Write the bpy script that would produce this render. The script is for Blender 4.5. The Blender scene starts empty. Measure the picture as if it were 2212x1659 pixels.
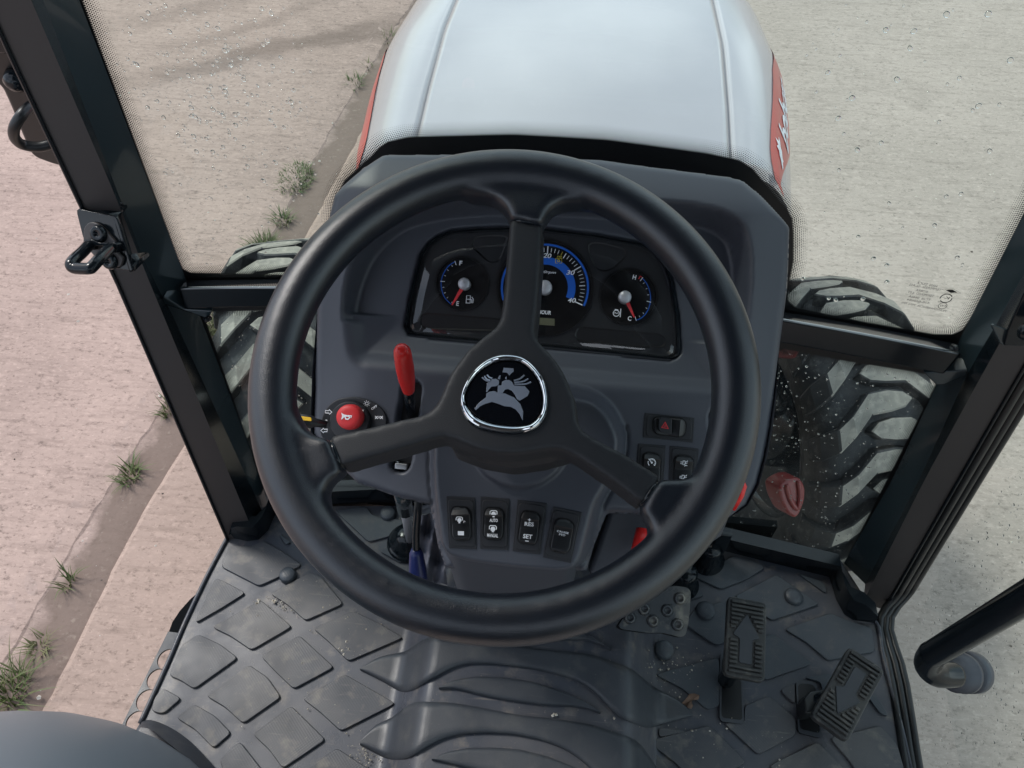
import bpy, bmesh, math, random
import numpy as np
from mathutils import Vector, Matrix
random.seed(7); rng = np.random.default_rng(7)
S = bpy.context.scene; COL = S.collection

# ---------------------------------------------------------------- camera, sky, sun, exposure
def cam_basis(pitch=52, lat=-0.059, roll=4.75):
    r = math.radians(roll); a = math.sqrt(1-lat**2)
    X = np.array([a*math.cos(r), a*math.sin(r), lat]); s = -math.sin(math.radians(pitch))
    A = X[:2]; n = np.linalg.norm(A); al = -lat*s/n; pe = math.sqrt(1-s*s-al*al)
    e = A/n; f = np.array([e[1], -e[0]])
    if f[1] > 0: f = -f
    Z = np.array([*(e*al+f*pe), s]); Y = np.cross(Z, X)
    return np.stack([X, Y, Z], 1)
CM = cam_basis(); CP = np.array([.0415, -.353, 1.108]); FL = 1663.0
cam = bpy.data.objects.new('camera', bpy.data.cameras.new('camera')); COL.objects.link(cam)
R = Matrix([[CM[0, i], -CM[1, i], -CM[2, i]] for i in range(3)])
cam.matrix_world = Matrix.Translation(Vector(CP)) @ R.to_4x4()
cam.data.sensor_width = 36; cam.data.lens = FL/2212*36; cam.data.clip_start = .02; cam.data.clip_end = 600
S.camera = cam
SUN_EL, SUN_AZ = math.radians(52), math.radians(-60)     # sun ahead-left, behind thin cloud
w = bpy.data.worlds.new('World'); S.world = w; w.use_nodes = True
nt = w.node_tree; nt.nodes.clear()
sky = nt.nodes.new('ShaderNodeTexSky'); sky.sky_type = 'NISHITA'; sky.sun_disc = False
sky.sun_elevation = SUN_EL; sky.sun_rotation = SUN_AZ; sky.dust_density = 2
tc = nt.nodes.new('ShaderNodeTexCoord'); mp = nt.nodes.new('ShaderNodeMapping'); mp.inputs['Scale'].default_value = (1, 1, 1.8)
no = nt.nodes.new('ShaderNodeTexNoise'); no.inputs['Scale'].default_value = 1.9; no.inputs['Detail'].default_value = 7; no.inputs['Roughness'].default_value = .55
ra = nt.nodes.new('ShaderNodeValToRGB'); ra.color_ramp.elements[0].position = .40; ra.color_ramp.elements[1].position = .58
ra.color_ramp.elements[0].color = (.25, .25, .25, 1); ra.color_ramp.elements[1].color = (1, 1, 1, 1)
no2 = nt.nodes.new('ShaderNodeTexNoise'); no2.inputs['Scale'].default_value = 3.1; no2.inputs['Detail'].default_value = 5
ra2 = nt.nodes.new('ShaderNodeValToRGB'); ra2.color_ramp.elements[0].color = (4.6, 5.4, 6.6, 1); ra2.color_ramp.elements[1].color = (11.0, 11.8, 13.0, 1)
ra2.color_ramp.elements[0].position = .40; ra2.color_ramp.elements[1].position = .60
mx = nt.nodes.new('ShaderNodeMix'); mx.data_type = 'RGBA'
bg = nt.nodes.new('ShaderNodeBackground'); bg.inputs['Strength'].default_value = .1
out = nt.nodes.new('ShaderNodeOutputWorld')
for a, b in ((tc.outputs['Generated'], mp.inputs[0]), (mp.outputs[0], no.inputs[0]), (mp.outputs[0], no2.inputs[0]), (no.outputs[0], ra.inputs[0]), (no2.outputs[0], ra2.inputs[0]),
             (ra.outputs[0], mx.inputs['Factor']), (sky.outputs[0], mx.inputs[6]), (ra2.outputs[0], mx.inputs[7]), (mx.outputs[2], bg.inputs[0]), (bg.outputs[0], out.inputs[0])): nt.links.new(a, b)
sl = bpy.data.lights.new('sun', 'SUN'); sl.energy = 1.5; sl.angle = math.radians(14); sl.color = (1, .97, .92)
sun = bpy.data.objects.new('sun', sl); COL.objects.link(sun)
sd = Vector((math.cos(SUN_EL)*math.sin(SUN_AZ), math.cos(SUN_EL)*math.cos(SUN_AZ), math.sin(SUN_EL)))
sun.rotation_euler = sd.to_track_quat('Z', 'Y').to_euler(); sun.location = sd*20
S.view_settings.view_transform = 'Standard'; S.view_settings.look = 'None'; S.view_settings.gamma = 1
S.view_settings.exposure = .64; S.view_settings.use_curve_mapping = False
S.render.engine = 'CYCLES'

# ---------------------------------------------------------------- measuring helpers
def ray(px, py):
    return CM.T @ np.array([(px-1106.)/FL, (py-829.5)/FL, 1.])
def onplane(p, p0, n):
    d = ray(*p); n = np.asarray(n, float)
    return CP+d*(((np.asarray(p0)-CP)@n)/(d@n))
def at_z(p, z): return onplane(p, (0, 0, z), (0, 0, 1))
def at_y(p, y): return onplane(p, (0, y, 0), (0, 1, 0))
def at_x(p, x): return onplane(p, (x, 0, 0), (1, 0, 0))
CR = dict(A=(0, 0, 2.37), B=(800, 0, 1.7556), C=(1900, 400, 2.765), D=(0, 600, 2.37), E=(1000, 540, 3.072), F=(740, 820, 4.1475), G=(1060, 820, 3.687), H=(1060, 1180, 4.424),
          I=(1500, 950, 3.016), J=(1480, 1350, 2.6976), K=(280, 1220, 2.3695), L=(900, 1500, 2.765), N=(1880, 780, 2.3706), O=(2160, 1350, 2.91), P=(0, 1400, 3.19), Q=(1800, 0, 2.0737),
          R=(2100, 700, 3.317), T=(160, 460, 6.379), U=(1840, 860, 2.9625), V=(2200, 640, 9.217), W=(1880, 250, 6.636))
def cr(k, pts):
    x0, y0, s = CR[k]; return [((x0+u/s)*.8641, (y0+v/s)*.8641) for u, v in pts]
class Frame:
    def __init__(s, O, X, Y):
        s.O = np.asarray(O, float); s.X = np.asarray(X, float)/np.linalg.norm(X)
        Y = np.asarray(Y, float); Y = Y-s.X*(Y@s.X); s.Y = Y/np.linalg.norm(Y); s.N = np.cross(s.X, s.Y)
    def px(s, p, h=0):
        q = onplane(p, s.O+s.N*h, s.N)-s.O; return np.array([q@s.X, q@s.Y])
    def pxs(s, ps, h=0): return [s.px(p, h) for p in ps]
    def w(s, a, h=0): return s.O+s.X*a[0]+s.Y*a[1]+s.N*h
    def up(s, h): return Frame(s.O+s.N*h, s.X, s.Y)
def elframe(p, depth, e, x=None):
    d = ray(*p); O = CP+d*depth; e = math.radians(e)
    return Frame(O, (1, 0, 0), (0, math.sin(e), math.cos(e)))
def lerp(a, b, t): return a+(b-a)*t
def smooth(x): x = np.clip(x, 0, 1); return x*x*(3-2*x)
def fillet(pts, r, seg=4, closed=True):
    P = [np.asarray(p, float) for p in pts]; n = len(P); o = []
    for i in range(n):
        if not closed and i in (0, n-1): o.append(P[i]); continue
        a, b, c = P[i-1], P[i], P[(i+1) % n]
        la, lc = np.linalg.norm(a-b), np.linalg.norm(c-b); k = min(r, la*.45, lc*.45)
        s, e = b+(a-b)/max(la, 1e-9)*k, b+(c-b)/max(lc, 1e-9)*k
        for j in range(seg+1):
            t = j/seg; o.append(s*(1-t)**2+b*2*t*(1-t)+e*t*t)
    return o
def spline(pts, n, closed=False):
    P = np.array(pts, float); m = len(P); o = []
    segs = m if closed else m-1
    for i in range(n):
        u = i/(n if closed else n-1)*segs; k = min(int(u), segs-1); t = u-k
        g = (lambda j: P[j % m]) if closed else (lambda j: P[min(max(j, 0), m-1)])
        a, b, c, d = g(k-1), g(k), g(k+1), g(k+2)
        o.append(.5*((2*b)+(c-a)*t+(2*a-5*b+4*c-d)*t*t+(3*b-a-3*c+d)*t**3))
    return o
def circle(c, r, n=32, ry=None, a0=0):
    ry = ry or r; return [(c[0]+r*math.cos(a0+2*math.pi*i/n), c[1]+ry*math.sin(a0+2*math.pi*i/n)) for i in range(n)]
def sdf(P, poly):
    P = np.asarray(P); V = np.asarray(poly); d = np.full(len(P), 1e9); ins = np.zeros(len(P), bool)
    for i in range(len(V)):
        a, b = V[i], V[(i+1) % len(V)]; e = b-a; q = P-a; L = max(e@e, 1e-14)
        t = np.clip((q@e)/L, 0, 1); d = np.minimum(d, np.hypot(*(q-t[:, None]*e).T))
        c = (a[1] <= P[:, 1]) != (b[1] <= P[:, 1])
        if abs(e[1]) > 1e-12: ins ^= c & (P[:, 0] < a[0]+(P[:, 1]-a[1])/e[1]*e[0])
    return np.where(ins, -d, d)

# ---------------------------------------------------------------- object helpers
def link(o, parent=None):
    COL.objects.link(o)
    if parent is not None:
        m = parent.matrix_basis.copy(); p = parent.parent
        while p is not None: m = p.matrix_basis @ m if p.type == 'EMPTY' else m; p = p.parent
        o.parent = parent
        base = Vector(parent.get('_w', (0, 0, 0))); o.matrix_parent_inverse = Matrix.Translation(-base)
    return o
WPOS = {}
def thing(name, label, cat, loc=(0, 0, 0), group=None, kind=None):
    o = bpy.data.objects.new(name, None); COL.objects.link(o); o.location = loc; o.empty_display_size = .1
    o['label'] = label; o['category'] = cat; WPOS[o.name] = Vector(loc)
    if group: o['group'] = group
    if kind: o['kind'] = kind
    return o
def adopt(o, parent, label=None, kind=None):
    COL.objects.link(o)
    if parent is not None:
        o.parent = parent; o.matrix_parent_inverse = Matrix.Translation(-WPOS.get(parent.name, Vector((0, 0, 0))))
    if label: o['label'] = label
    if kind: o['kind'] = kind
    return o
def sub(name, loc, parent, label=None):
    o = bpy.data.objects.new(name, None); adopt(o, parent, label); o.location = loc; o.empty_display_size = .05
    WPOS[o.name] = Vector(loc); return o
def mobj(name, V, F, mat, parent=None, smoothf=False, bev=0, seg=2, label=None, kind=None, me=None):
    if me is None:
        me = bpy.data.meshes.new(name); me.from_pydata([tuple(map(float, v)) for v in V], [], [tuple(map(int, f)) for f in F]); me.update()
    o = bpy.data.objects.new(name, me)
    for m in (mat if isinstance(mat, (list, tuple)) else [mat]): me.materials.append(m)
    if smoothf:
        me.polygons.foreach_set('use_smooth', [True]*len(me.polygons))
    if bev:
        b = o.modifiers.new('bevel', 'BEVEL'); b.width = bev; b.segments = seg; b.limit_method = 'ANGLE'; b.angle_limit = math.radians(35)
        me.polygons.foreach_set('use_smooth', [True]*len(me.polygons))
        wn = o.modifiers.new('wn', 'WEIGHTED_NORMAL'); wn.keep_sharp = False
    return adopt(o, parent, label, kind)
class MB:
    def __init__(s): s.V = []; s.F = []
    def add(s, V, F): b = len(s.V); s.V += [tuple(map(float, v)) for v in V]; s.F += [tuple(i+b for i in f) for f in F]; return s
    def prism(s, top, n, depth, grow=None):
        top = [np.asarray(p, float) for p in top]; k = len(top); n = np.asarray(n, float)
        nn = np.zeros(3)
        for i in range(k): nn += np.cross(top[i], top[(i+1) % k])
        if nn@n < 0: top = top[::-1]
        bot = [p-n*depth for p in top]
        if grow is not None: c = sum(bot)/k; bot = [c+(p-c)*grow for p in bot]
        return s.add(top+bot, [tuple(range(k)), tuple(range(2*k-1, k-1, -1))]+[(i, i+k, (i+1) % k+k, (i+1) % k) for i in range(k)])
    def tube(s, pts, r, n=12, cap=True):
        P = [Vector(p) for p in pts]; m = len(P); rr = r if hasattr(r, '__len__') else [r]*m
        V = []; F = []; up = None
        for i in range(m):
            t = (P[min(i+1, m-1)]-P[max(i-1, 0)]).normalized()
            if up is None: up = t.orthogonal().normalized()
            up = (up-t*up.dot(t)).normalized(); q = t.cross(up)
            V += [P[i]+(up*math.cos(2*math.pi*j/n)+q*math.sin(2*math.pi*j/n))*rr[i] for j in range(n)]
        for i in range(m-1):
            F += [(i*n+j, i*n+(j+1) % n, (i+1)*n+(j+1) % n, (i+1)*n+j) for j in range(n)]
        if cap: F += [tuple(range(n-1, -1, -1)), tuple(range((m-1)*n, m*n))]
        return s.add(V, F)
    def box(s, c, sx, sy, sz, X=(1, 0, 0), Y=(0, 1, 0)):
        X = np.array(X, float); Y = np.array(Y, float); Z = np.cross(X, Y); c = np.array(c, float)
        V = [c+X*a*sx/2+Y*b*sy/2+Z*d*sz/2 for a in (-1, 1) for b in (-1, 1) for d in (-1, 1)]
        return s.add(V, [(0, 1, 3, 2), (4, 6, 7, 5), (0, 4, 5, 1), (2, 3, 7, 6), (0, 2, 6, 4), (1, 5, 7, 3)])
    def lathe(s, O, N, prof, n=32):
        N = Vector(N).normalized(); a = N.orthogonal().normalized(); b = N.cross(a); O = Vector(O); V = []; F = []; m = len(prof)
        for r, h in prof: V += [O+N*h+(a*math.cos(2*math.pi*j/n)+b*math.sin(2*math.pi*j/n))*r for j in range(n)]
        for i in range(m-1): F += [(i*n+j, i*n+(j+1) % n, (i+1)*n+(j+1) % n, (i+1)*n+j) for j in range(n)]
        if prof[-1][0] > 0: F.append(tuple(range((m-1)*n, m*n)))
        if prof[0][0] > 0: F.append(tuple(range(n-1, -1, -1)))
        return s.add(V, F)
    def strip(s, A, B):
        k = len(A); return s.add(list(A)+list(B), [(i, i+1, k+i+1, k+i) for i in range(k-1)])
    def out(s, name, mat, parent=None, **k): return mobj(name, s.V, s.F, mat, parent, **k)
def prism(name, fr, poly, h, depth, mat, parent, r=0, **k):
    if r: poly = fillet(poly, r)
    return MB().prism([fr.w(p, h) for p in poly], fr.N, depth).out(name, mat, parent, **k)
def plate(name, fr, loops, h, thick, mat, parent, **k):
    """flat plate with holes, in the plane of fr; first loop outside, others holes"""
    cu = bpy.data.curves.new(name, 'CURVE'); cu.dimensions = '2D'; cu.fill_mode = 'BOTH'; cu.extrude = thick/2
    for lp in loops:
        sp = cu.splines.new('POLY'); sp.points.add(len(lp)-1); sp.use_cyclic_u = True
        for i, p in enumerate(lp): sp.points[i].co = (p[0], p[1], 0, 1)
    return curve_mesh(cu, name, Matrix(((fr.X[0], fr.Y[0], fr.N[0], 0), (fr.X[1], fr.Y[1], fr.N[1], 0), (fr.X[2], fr.Y[2], fr.N[2], 0), (0, 0, 0, 1))), fr.w((0, 0), h-thick/2), mat, parent, **k)
def curve_mesh(cu, name, M, loc, mat, parent, **k):
    t = bpy.data.objects.new('tmp', cu); COL.objects.link(t)
    dg = bpy.context.evaluated_depsgraph_get(); me = bpy.data.meshes.new_from_object(t.evaluated_get(dg))
    bpy.data.objects.remove(t); me.materials.clear()
    me.transform(Matrix.Translation(Vector(loc)) @ M); me.name = name
    return mobj(name, None, None, mat, parent, me=me, **k)
def text(name, body, fr, a, b, hgt, mat, parent, h=0, th=.0002, shear=0, align=.0, weight=0, up=1, **k):
    """lettering on fr between pixels a and b (baseline), cap height hgt in metres"""
    A, B = fr.px(a, h), fr.px(b, h)
    cu = bpy.data.curves.new(name, 'FONT'); cu.body = body; cu.size = 1; cu.extrude = .0; cu.shear = shear; cu.offset = weight; cu.resolution_u = 3
    t = bpy.data.objects.new('tmp', cu); COL.objects.link(t)
    dg = bpy.context.evaluated_depsgraph_get(); me = bpy.data.meshes.new_from_object(t.evaluated_get(dg)); bpy.data.objects.remove(t)
    xs = [v.co.x for v in me.vertices]; ys = [v.co.y for v in me.vertices]
    x0, x1 = min(xs), max(xs); y0, y1 = min(ys), max(ys)
    d = B-A; L = np.linalg.norm(d); d /= L; n = np.array([-d[1], d[0]])
    if up*n[1] < 0: n = -n
    for v in me.vertices:
        q = A+d*(v.co.x-x0)/(x1-x0)*L+n*(v.co.y-y0)/(y1-y0)*hgt
        v.co = Vector(fr.w(q, h+th))
    me.materials.clear(); me.update()
    return mobj(name, None, None, mat, parent, me=me, **k)
def remesh(name, mb, voxel, iters, mat, parent, fac=.5, label=None, decim=None):
    me = bpy.data.meshes.new(name); me.from_pydata(mb.V, [], mb.F); me.update()
    t = bpy.data.objects.new('tmp', me); COL.objects.link(t)
    m = t.modifiers.new('r', 'REMESH'); m.mode = 'VOXEL'; m.voxel_size = voxel; m.use_smooth_shade = True
    if iters: s = t.modifiers.new('s', 'SMOOTH'); s.factor = fac; s.iterations = iters
    dg = bpy.context.evaluated_depsgraph_get(); r = bpy.data.meshes.new_from_object(t.evaluated_get(dg)); bpy.data.objects.remove(t)
    r.materials.clear(); r.name = name
    return mobj(name, None, None, mat, parent, smoothf=True, me=r, label=label)

# ---------------------------------------------------------------- materials
def mat(name, col, rough=.5, metal=0, spec=.5, coat=0, bump=None, var=None, alpha=1, sheen=0):
    """bump=(scale, strength, distance); var=(colour2, scale, lo, hi)"""
    m = bpy.data.materials.new(name); m.use_nodes = True; t = m.node_tree; b = t.nodes['Principled BSDF']
    b.inputs['Base Color'].default_value = (*col, 1); b.inputs['Roughness'].default_value = rough; b.inputs['Metallic'].default_value = metal
    b.inputs['Specular IOR Level'].default_value = spec; b.inputs['Coat Weight'].default_value = coat; b.inputs['Coat Roughness'].default_value = .05
    tc = t.nodes.new('ShaderNodeTexCoord')
    if bump:
        n = t.nodes.new('ShaderNodeTexNoise'); n.inputs['Scale'].default_value = bump[0]; n.inputs['Detail'].default_value = 3
        u = t.nodes.new('ShaderNodeBump'); u.inputs['Strength'].default_value = bump[1]; u.inputs['Distance'].default_value = bump[2]
        t.links.new(tc.outputs['Object'], n.inputs['Vector']); t.links.new(n.outputs[0], u.inputs['Height']); t.links.new(u.outputs[0], b.inputs['Normal'])
    if var:
        n = t.nodes.new('ShaderNodeTexNoise'); n.inputs['Scale'].default_value = var[1]; n.inputs['Detail'].default_value = 8; n.inputs['Roughness'].default_value = .6
        r = t.nodes.new('ShaderNodeValToRGB'); r.color_ramp.elements[0].position = var[2]; r.color_ramp.elements[1].position = var[3]
        r.color_ramp.elements[0].color = (*col, 1); r.color_ramp.elements[1].color = (*var[0], 1)
        t.links.new(tc.outputs['Object'], n.inputs['Vector']); t.links.new(n.outputs[0], r.inputs[0]); t.links.new(r.outputs[0], b.inputs['Base Color'])
    return m
M = {}
M['dash'] = mat('dash_plastic', (.058, .063, .079), .42, bump=(1400, .25, .0003))
M['shroud'] = mat('column_plastic', (.046, .051, .064), .44, bump=(1400, .25, .0003))
M['clusterface'] = mat('cluster_face', (.014, .015, .018), .5)
M['mattblack'] = mat('matt_black', (.004, .005, .006), .9, spec=.1)
M['seatcloth'] = mat('seat_vinyl', (.02, .02, .022), .6)
M['guardred'] = mat('guard_red', (.20, .02, .018), .4, coat=.2, var=((.2, .025, .02), 30, .4, .7))
M['dial'] = mat('dial_face', (.008, .008, .01), .45)
M['groove'] = mat('black_groove', (.003, .003, .004), .4)
M['rim'] = mat('wheel_foam', (.007, .010, .016), .30, spec=.85, bump=(1500, .5, .0004), var=((.011, .013, .018), 14, .45, .7))
M['hub'] = mat('wheel_hub_plastic', (.012, .013, .016), .50, bump=(1600, .5, .0004))
M['gloss'] = mat('black_gloss_paint', (.006, .009, .012), .18, spec=.35, coat=.08, bump=(25, .04, .002))
M['frame'] = mat('cab_frame_reflected_tint', (.026, .040, .047), .22, coat=.5, bump=(60, .05, .001))  # black paint tinted teal, with the reflected surroundings put into its colour
M['flange'] = mat('cab_flange_ground_tint', (.055, .048, .047), .42, bump=(90, .06, .001))  # black paint given the brown of the reflected ground as base colour
M['bar'] = mat('crossbar_paint', (.010, .012, .016), .07, coat=1); M['bar'].node_tree.nodes['Principled BSDF'].inputs['IOR'].default_value = 2.8
M['seal'] = mat('rubber_seal', (.010, .011, .012), .35, bump=(60, .2, .001))
M['switch'] = mat('switch_black', (.011, .012, .014), .38)
M['switchframe'] = mat('switch_frame', (.017, .018, .022), .5, bump=(900, .2, .0002))
M['print'] = mat('white_print', (.90, .91, .94), .5)
M['blue'] = mat('blue_print', (.01, .13, .62), .5)
M['redprint'] = mat('red_print', (.75, .04, .05), .5)
M['yellow'] = mat('yellow_print', (.62, .52, .06), .5)
M['red'] = mat('red_plastic', (.80, .025, .022), .32, coat=.1, bump=(200, .05, .0005))
M['redknob'] = mat('red_button', (.62, .028, .032), .5)
M['silver'] = mat('silver_cap', (.55, .55, .58), .35, metal=.3)
M['chrome'] = mat('chrome', (.85, .86, .88), .06, metal=1)
M['steel'] = mat('steel', (.5, .5, .5), .3, metal=1)
M['emblem'] = mat('emblem_grey', (.26, .29, .35), .22, metal=.35)
M['badge'] = mat('badge_black', (.003, .004, .006), .08)
M['lcd'] = mat('lcd', (.14, .14, .09), .3)
M['bluegrip'] = mat('blue_grip', (.008, .016, .09), .35)
M['amber'] = mat('amber_lens', (.85, .50, .02), .25)
M['decal'] = mat('red_decal', (.55, .055, .045), .35, coat=.3)
M['tankred'] = mat('red_paint', (.13, .012, .011), .35, coat=.3, var=((.10, .02, .018), 30, .4, .7))
M['ink'] = mat('glass_print', (.02, .02, .02), .6)
M['leaf'] = mat('dry_leaf', (.20, .12, .08), .8, var=((.10, .06, .04), 90, .4, .6))
M['crumb'] = mat('dirt_crumb', (.40, .34, .27), .9, var=((.62, .58, .5), 200, .4, .6))
M['bag'] = mat('clear_plastic_film', (.10, .105, .13), .4, spec=.5)
M['grass'] = mat('grass_blade', (.075, .115, .030), .6, var=((.15, .15, .06), 25, .4, .7))
M['drygrass'] = mat('dry_grass', (.20, .18, .09), .7, var=((.10, .12, .04), 40, .35, .65))
M['roof'] = mat('headliner', (.035, .036, .04), .8)
M['soil0'] = mat('joint_soil', (.20, .155, .13), .95, bump=(60, .8, .01), var=((.31, .25, .215), 9, .35, .7))

def hood_mat():
    m = mat('hood_paint', (.43, .412, .445), .16, spec=.5, coat=.5, var=((.45, .43, .465), 5, .4, .6)); t = m.node_tree; b = t.nodes['Principled BSDF']
    tc = t.nodes['Texture Coordinate']; n = t.nodes.new('ShaderNodeTexNoise'); n.inputs['Scale'].default_value = 260; n.inputs['Detail'].default_value = 2
    u = t.nodes.new('ShaderNodeBump'); u.inputs['Strength'].default_value = .10; u.inputs['Distance'].default_value = .0012
    t.links.new(tc.outputs['Object'], n.inputs['Vector']); t.links.new(n.outputs[0], u.inputs['Height']); t.links.new(u.outputs[0], b.inputs['Normal'])
    return m
M['hood'] = hood_mat()
def glass_mat(name, tint, refl=1.0, ior=1.45, film=0.0):
    m = bpy.data.materials.new(name); m.use_nodes = True; t = m.node_tree; t.nodes.clear()
    tr = t.nodes.new('ShaderNodeBsdfTransparent'); tr.inputs[0].default_value = (*tint, 1)
    gl = t.nodes.new('ShaderNodeBsdfGlossy'); gl.inputs['Roughness'].default_value = .01; gl.inputs[0].default_value = (refl, refl, refl, 1)
    lw = t.nodes.new('ShaderNodeLayerWeight'); lw.inputs[0].default_value = .5
    pw = t.nodes.new('ShaderNodeMath'); pw.operation = 'POWER'; pw.inputs[1].default_value = 5; t.links.new(lw.outputs['Facing'], pw.inputs[0])
    fr = t.nodes.new('ShaderNodeMath'); fr.operation = 'MULTIPLY_ADD'; fr.inputs[1].default_value = 1-ior; fr.inputs[2].default_value = ior; t.links.new(pw.outputs[0], fr.inputs[0])
    mx = t.nodes.new('ShaderNodeMixShader'); o = t.nodes.new('ShaderNodeOutputMaterial')
    t.links.new(fr.outputs[0], mx.inputs[0]); t.links.new(tr.outputs[0], mx.inputs[1]); t.links.new(gl.outputs[0], mx.inputs[2])
    if film:
        df = t.nodes.new('ShaderNodeBsdfDiffuse'); df.inputs[0].default_value = (.5, .52, .5, 1); m2 = t.nodes.new('ShaderNodeMixShader')
        nz = t.nodes.new('ShaderNodeTexNoise'); nz.inputs['Scale'].default_value = 14; nz.inputs['Detail'].default_value = 6
        tc = t.nodes.new('ShaderNodeTexCoord'); mu = t.nodes.new('ShaderNodeMapRange'); mu.inputs[1].default_value = .45; mu.inputs[2].default_value = .75; mu.inputs[3].default_value = film*.3; mu.inputs[4].default_value = film
        t.links.new(tc.outputs['Object'], nz.inputs['Vector']); t.links.new(nz.outputs[0], mu.inputs[0]); t.links.new(mu.outputs[0], m2.inputs[0])
        t.links.new(mx.outputs[0], m2.inputs[1]); t.links.new(df.outputs[0], m2.inputs[2]); t.links.new(m2.outputs[0], o.inputs[0])
    else: t.links.new(mx.outputs[0], o.inputs[0])
    return m
M['glass'] = glass_mat('tinted_glass', (.835, .93, .875), .8, .05, film=.02)
M['lowglass'] = glass_mat('lower_glass', (.82, .93, .89), .8, .05, film=.07)
M['lens'] = glass_mat('gauge_lens', (.96, .96, .97), 1., .06)
def drop_mat():
    m = bpy.data.materials.new('water_drop'); m.use_nodes = True; b = m.node_tree.nodes['Principled BSDF']
    b.inputs['Base Color'].default_value = (1, 1, 1, 1); b.inputs['Roughness'].default_value = .0; b.inputs['Transmission Weight'].default_value = 1; b.inputs['IOR'].default_value = 1.33
    return m
M['drop'] = drop_mat()
def rubber_mat(name, base, dust, lo, hi, dimple=0, rough=.55, amt=1.0):
    m = bpy.data.materials.new(name); m.use_nodes = True; t = m.node_tree; b = t.nodes['Principled BSDF']; L = t.links.new
    tc = t.nodes.new('ShaderNodeTexCoord'); b.inputs['Roughness'].default_value = rough
    def noise(s, d=6, sc=None, r=.6):
        n = t.nodes.new('ShaderNodeTexNoise'); n.inputs['Scale'].default_value = s; n.inputs['Detail'].default_value = d; n.inputs['Roughness'].default_value = r
        if sc:
            mp = t.nodes.new('ShaderNodeMapping'); mp.inputs['Scale'].default_value = sc; mp.inputs['Rotation'].default_value = (0, 0, .7); L(tc.outputs['Object'], mp.inputs[0]); L(mp.outputs[0], n.inputs['Vector'])
        else: L(tc.outputs['Object'], n.inputs['Vector'])
        return n
    def ramp(n, a, c, hi=1.):
        r = t.nodes.new('ShaderNodeMapRange'); r.inputs[1].default_value = a; r.inputs[2].default_value = c; r.inputs[4].default_value = hi; L(n.outputs[0], r.inputs[0]); return r
    def mix(f, c1, c2):
        x = t.nodes.new('ShaderNodeMix'); x.data_type = 'RGBA'; L(f, x.inputs['Factor'])
        if hasattr(c1, 'default_value') or hasattr(c1, 'links'): L(c1, x.inputs[6])
        else: x.inputs[6].default_value = (*c1, 1)
        x.inputs[7].default_value = (*c2, 1); return x.outputs[2]
    c = mix(ramp(noise(7), lo, hi, .30*amt).outputs[0], base, dust)
    c = mix(ramp(noise(38, 8), .54, .70, .55*amt).outputs[0], c, dust)
    c = mix(ramp(noise(16, 4, (1, 14, 1)), .63, .74, .35*amt).outputs[0], c, (dust[0]*1.4, dust[1]*1.4, dust[2]*1.4))
    c = mix(ramp(noise(210, 2), .70, .78, .6*amt).outputs[0], c, (dust[0]*1.7, dust[1]*1.65, dust[2]*1.55))
    L(c, b.inputs['Base Color'])
    u = t.nodes.new('ShaderNodeBump'); u.inputs['Strength'].default_value = .35; u.inputs['Distance'].default_value = .0006
    if dimple:
        v = t.nodes.new('ShaderNodeTexVoronoi'); v.inputs['Scale'].default_value = dimple; v.inputs['Randomness'].default_value = 0
        mp = t.nodes.new('ShaderNodeMapping'); mp.inputs['Rotation'].default_value = (0, 0, .78); L(tc.outputs['Object'], mp.inputs[0]); L(mp.outputs[0], v.inputs['Vector']); L(v.outputs[0], u.inputs['Height']); u.inputs['Distance'].default_value = .0009
    else: L(noise(700, 3).outputs[0], u.inputs['Height'])
    L(u.outputs[0], b.inputs['Normal'])
    rr = t.nodes.new('ShaderNodeMapRange'); rr.inputs[1].default_value = .35; rr.inputs[2].default_value = .7; rr.inputs[3].default_value = rough-.13; rr.inputs[4].default_value = rough+.16
    L(noise(11, 5).outputs[0], rr.inputs[0]); L(rr.outputs[0], b.inputs['Roughness'])
    return m
DUST = (.21, .185, .155)
M['mat'] = rubber_mat('floor_mat_rubber', (.046, .052, .068), (.20, .175, .15), .42, .72, amt=1.0, rough=.40)
M['tile'] = rubber_mat('floor_mat_pad', (.052, .056, .066), (.17, .155, .135), .38, .70, dimple=330, rough=.48, amt=1.4)
M['tilestuds'] = rubber_mat('floor_mat_pad_clean', (.050, .060, .072), DUST, .45, .8, dimple=330, amt=.35, rough=.48)
M['matdark'] = rubber_mat('floor_mat_clean', (.042, .047, .056), (.15, .14, .12), .45, .8, amt=.35, rough=.42)
M['pedal'] = rubber_mat('pedal_rubber', (.017, .019, .022), (.27, .25, .21), .50, .74, rough=.5, amt=.8)
M['tyre'] = rubber_mat('tyre_rubber', (.013, .014, .016), (.20, .195, .18), .45, .75, rough=.6, amt=.6)
M['lug'] = rubber_mat('tyre_lug_muddy', (.12, .117, .105), (.36, .335, .285), .30, .52, rough=.85, amt=2.2)
M['platemetal'] = rubber_mat('pedal_plate_metal', (.055, .06, .066), (.34, .31, .25), .42, .62, rough=.35, amt=1.3)
TR = [(at_z(a, -.8), at_z(b, -.8), w_, d_) for a, b, w_, d_ in (((330, 165), (620, 95), .06, .5), ((600, 100), (850, 62), .10, .55), ((400, 95), (640, 20), .05, .35), ((250, 60), (520, 0), .08, .3), ((640, 420), (500, 800), .05, .25))]
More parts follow.
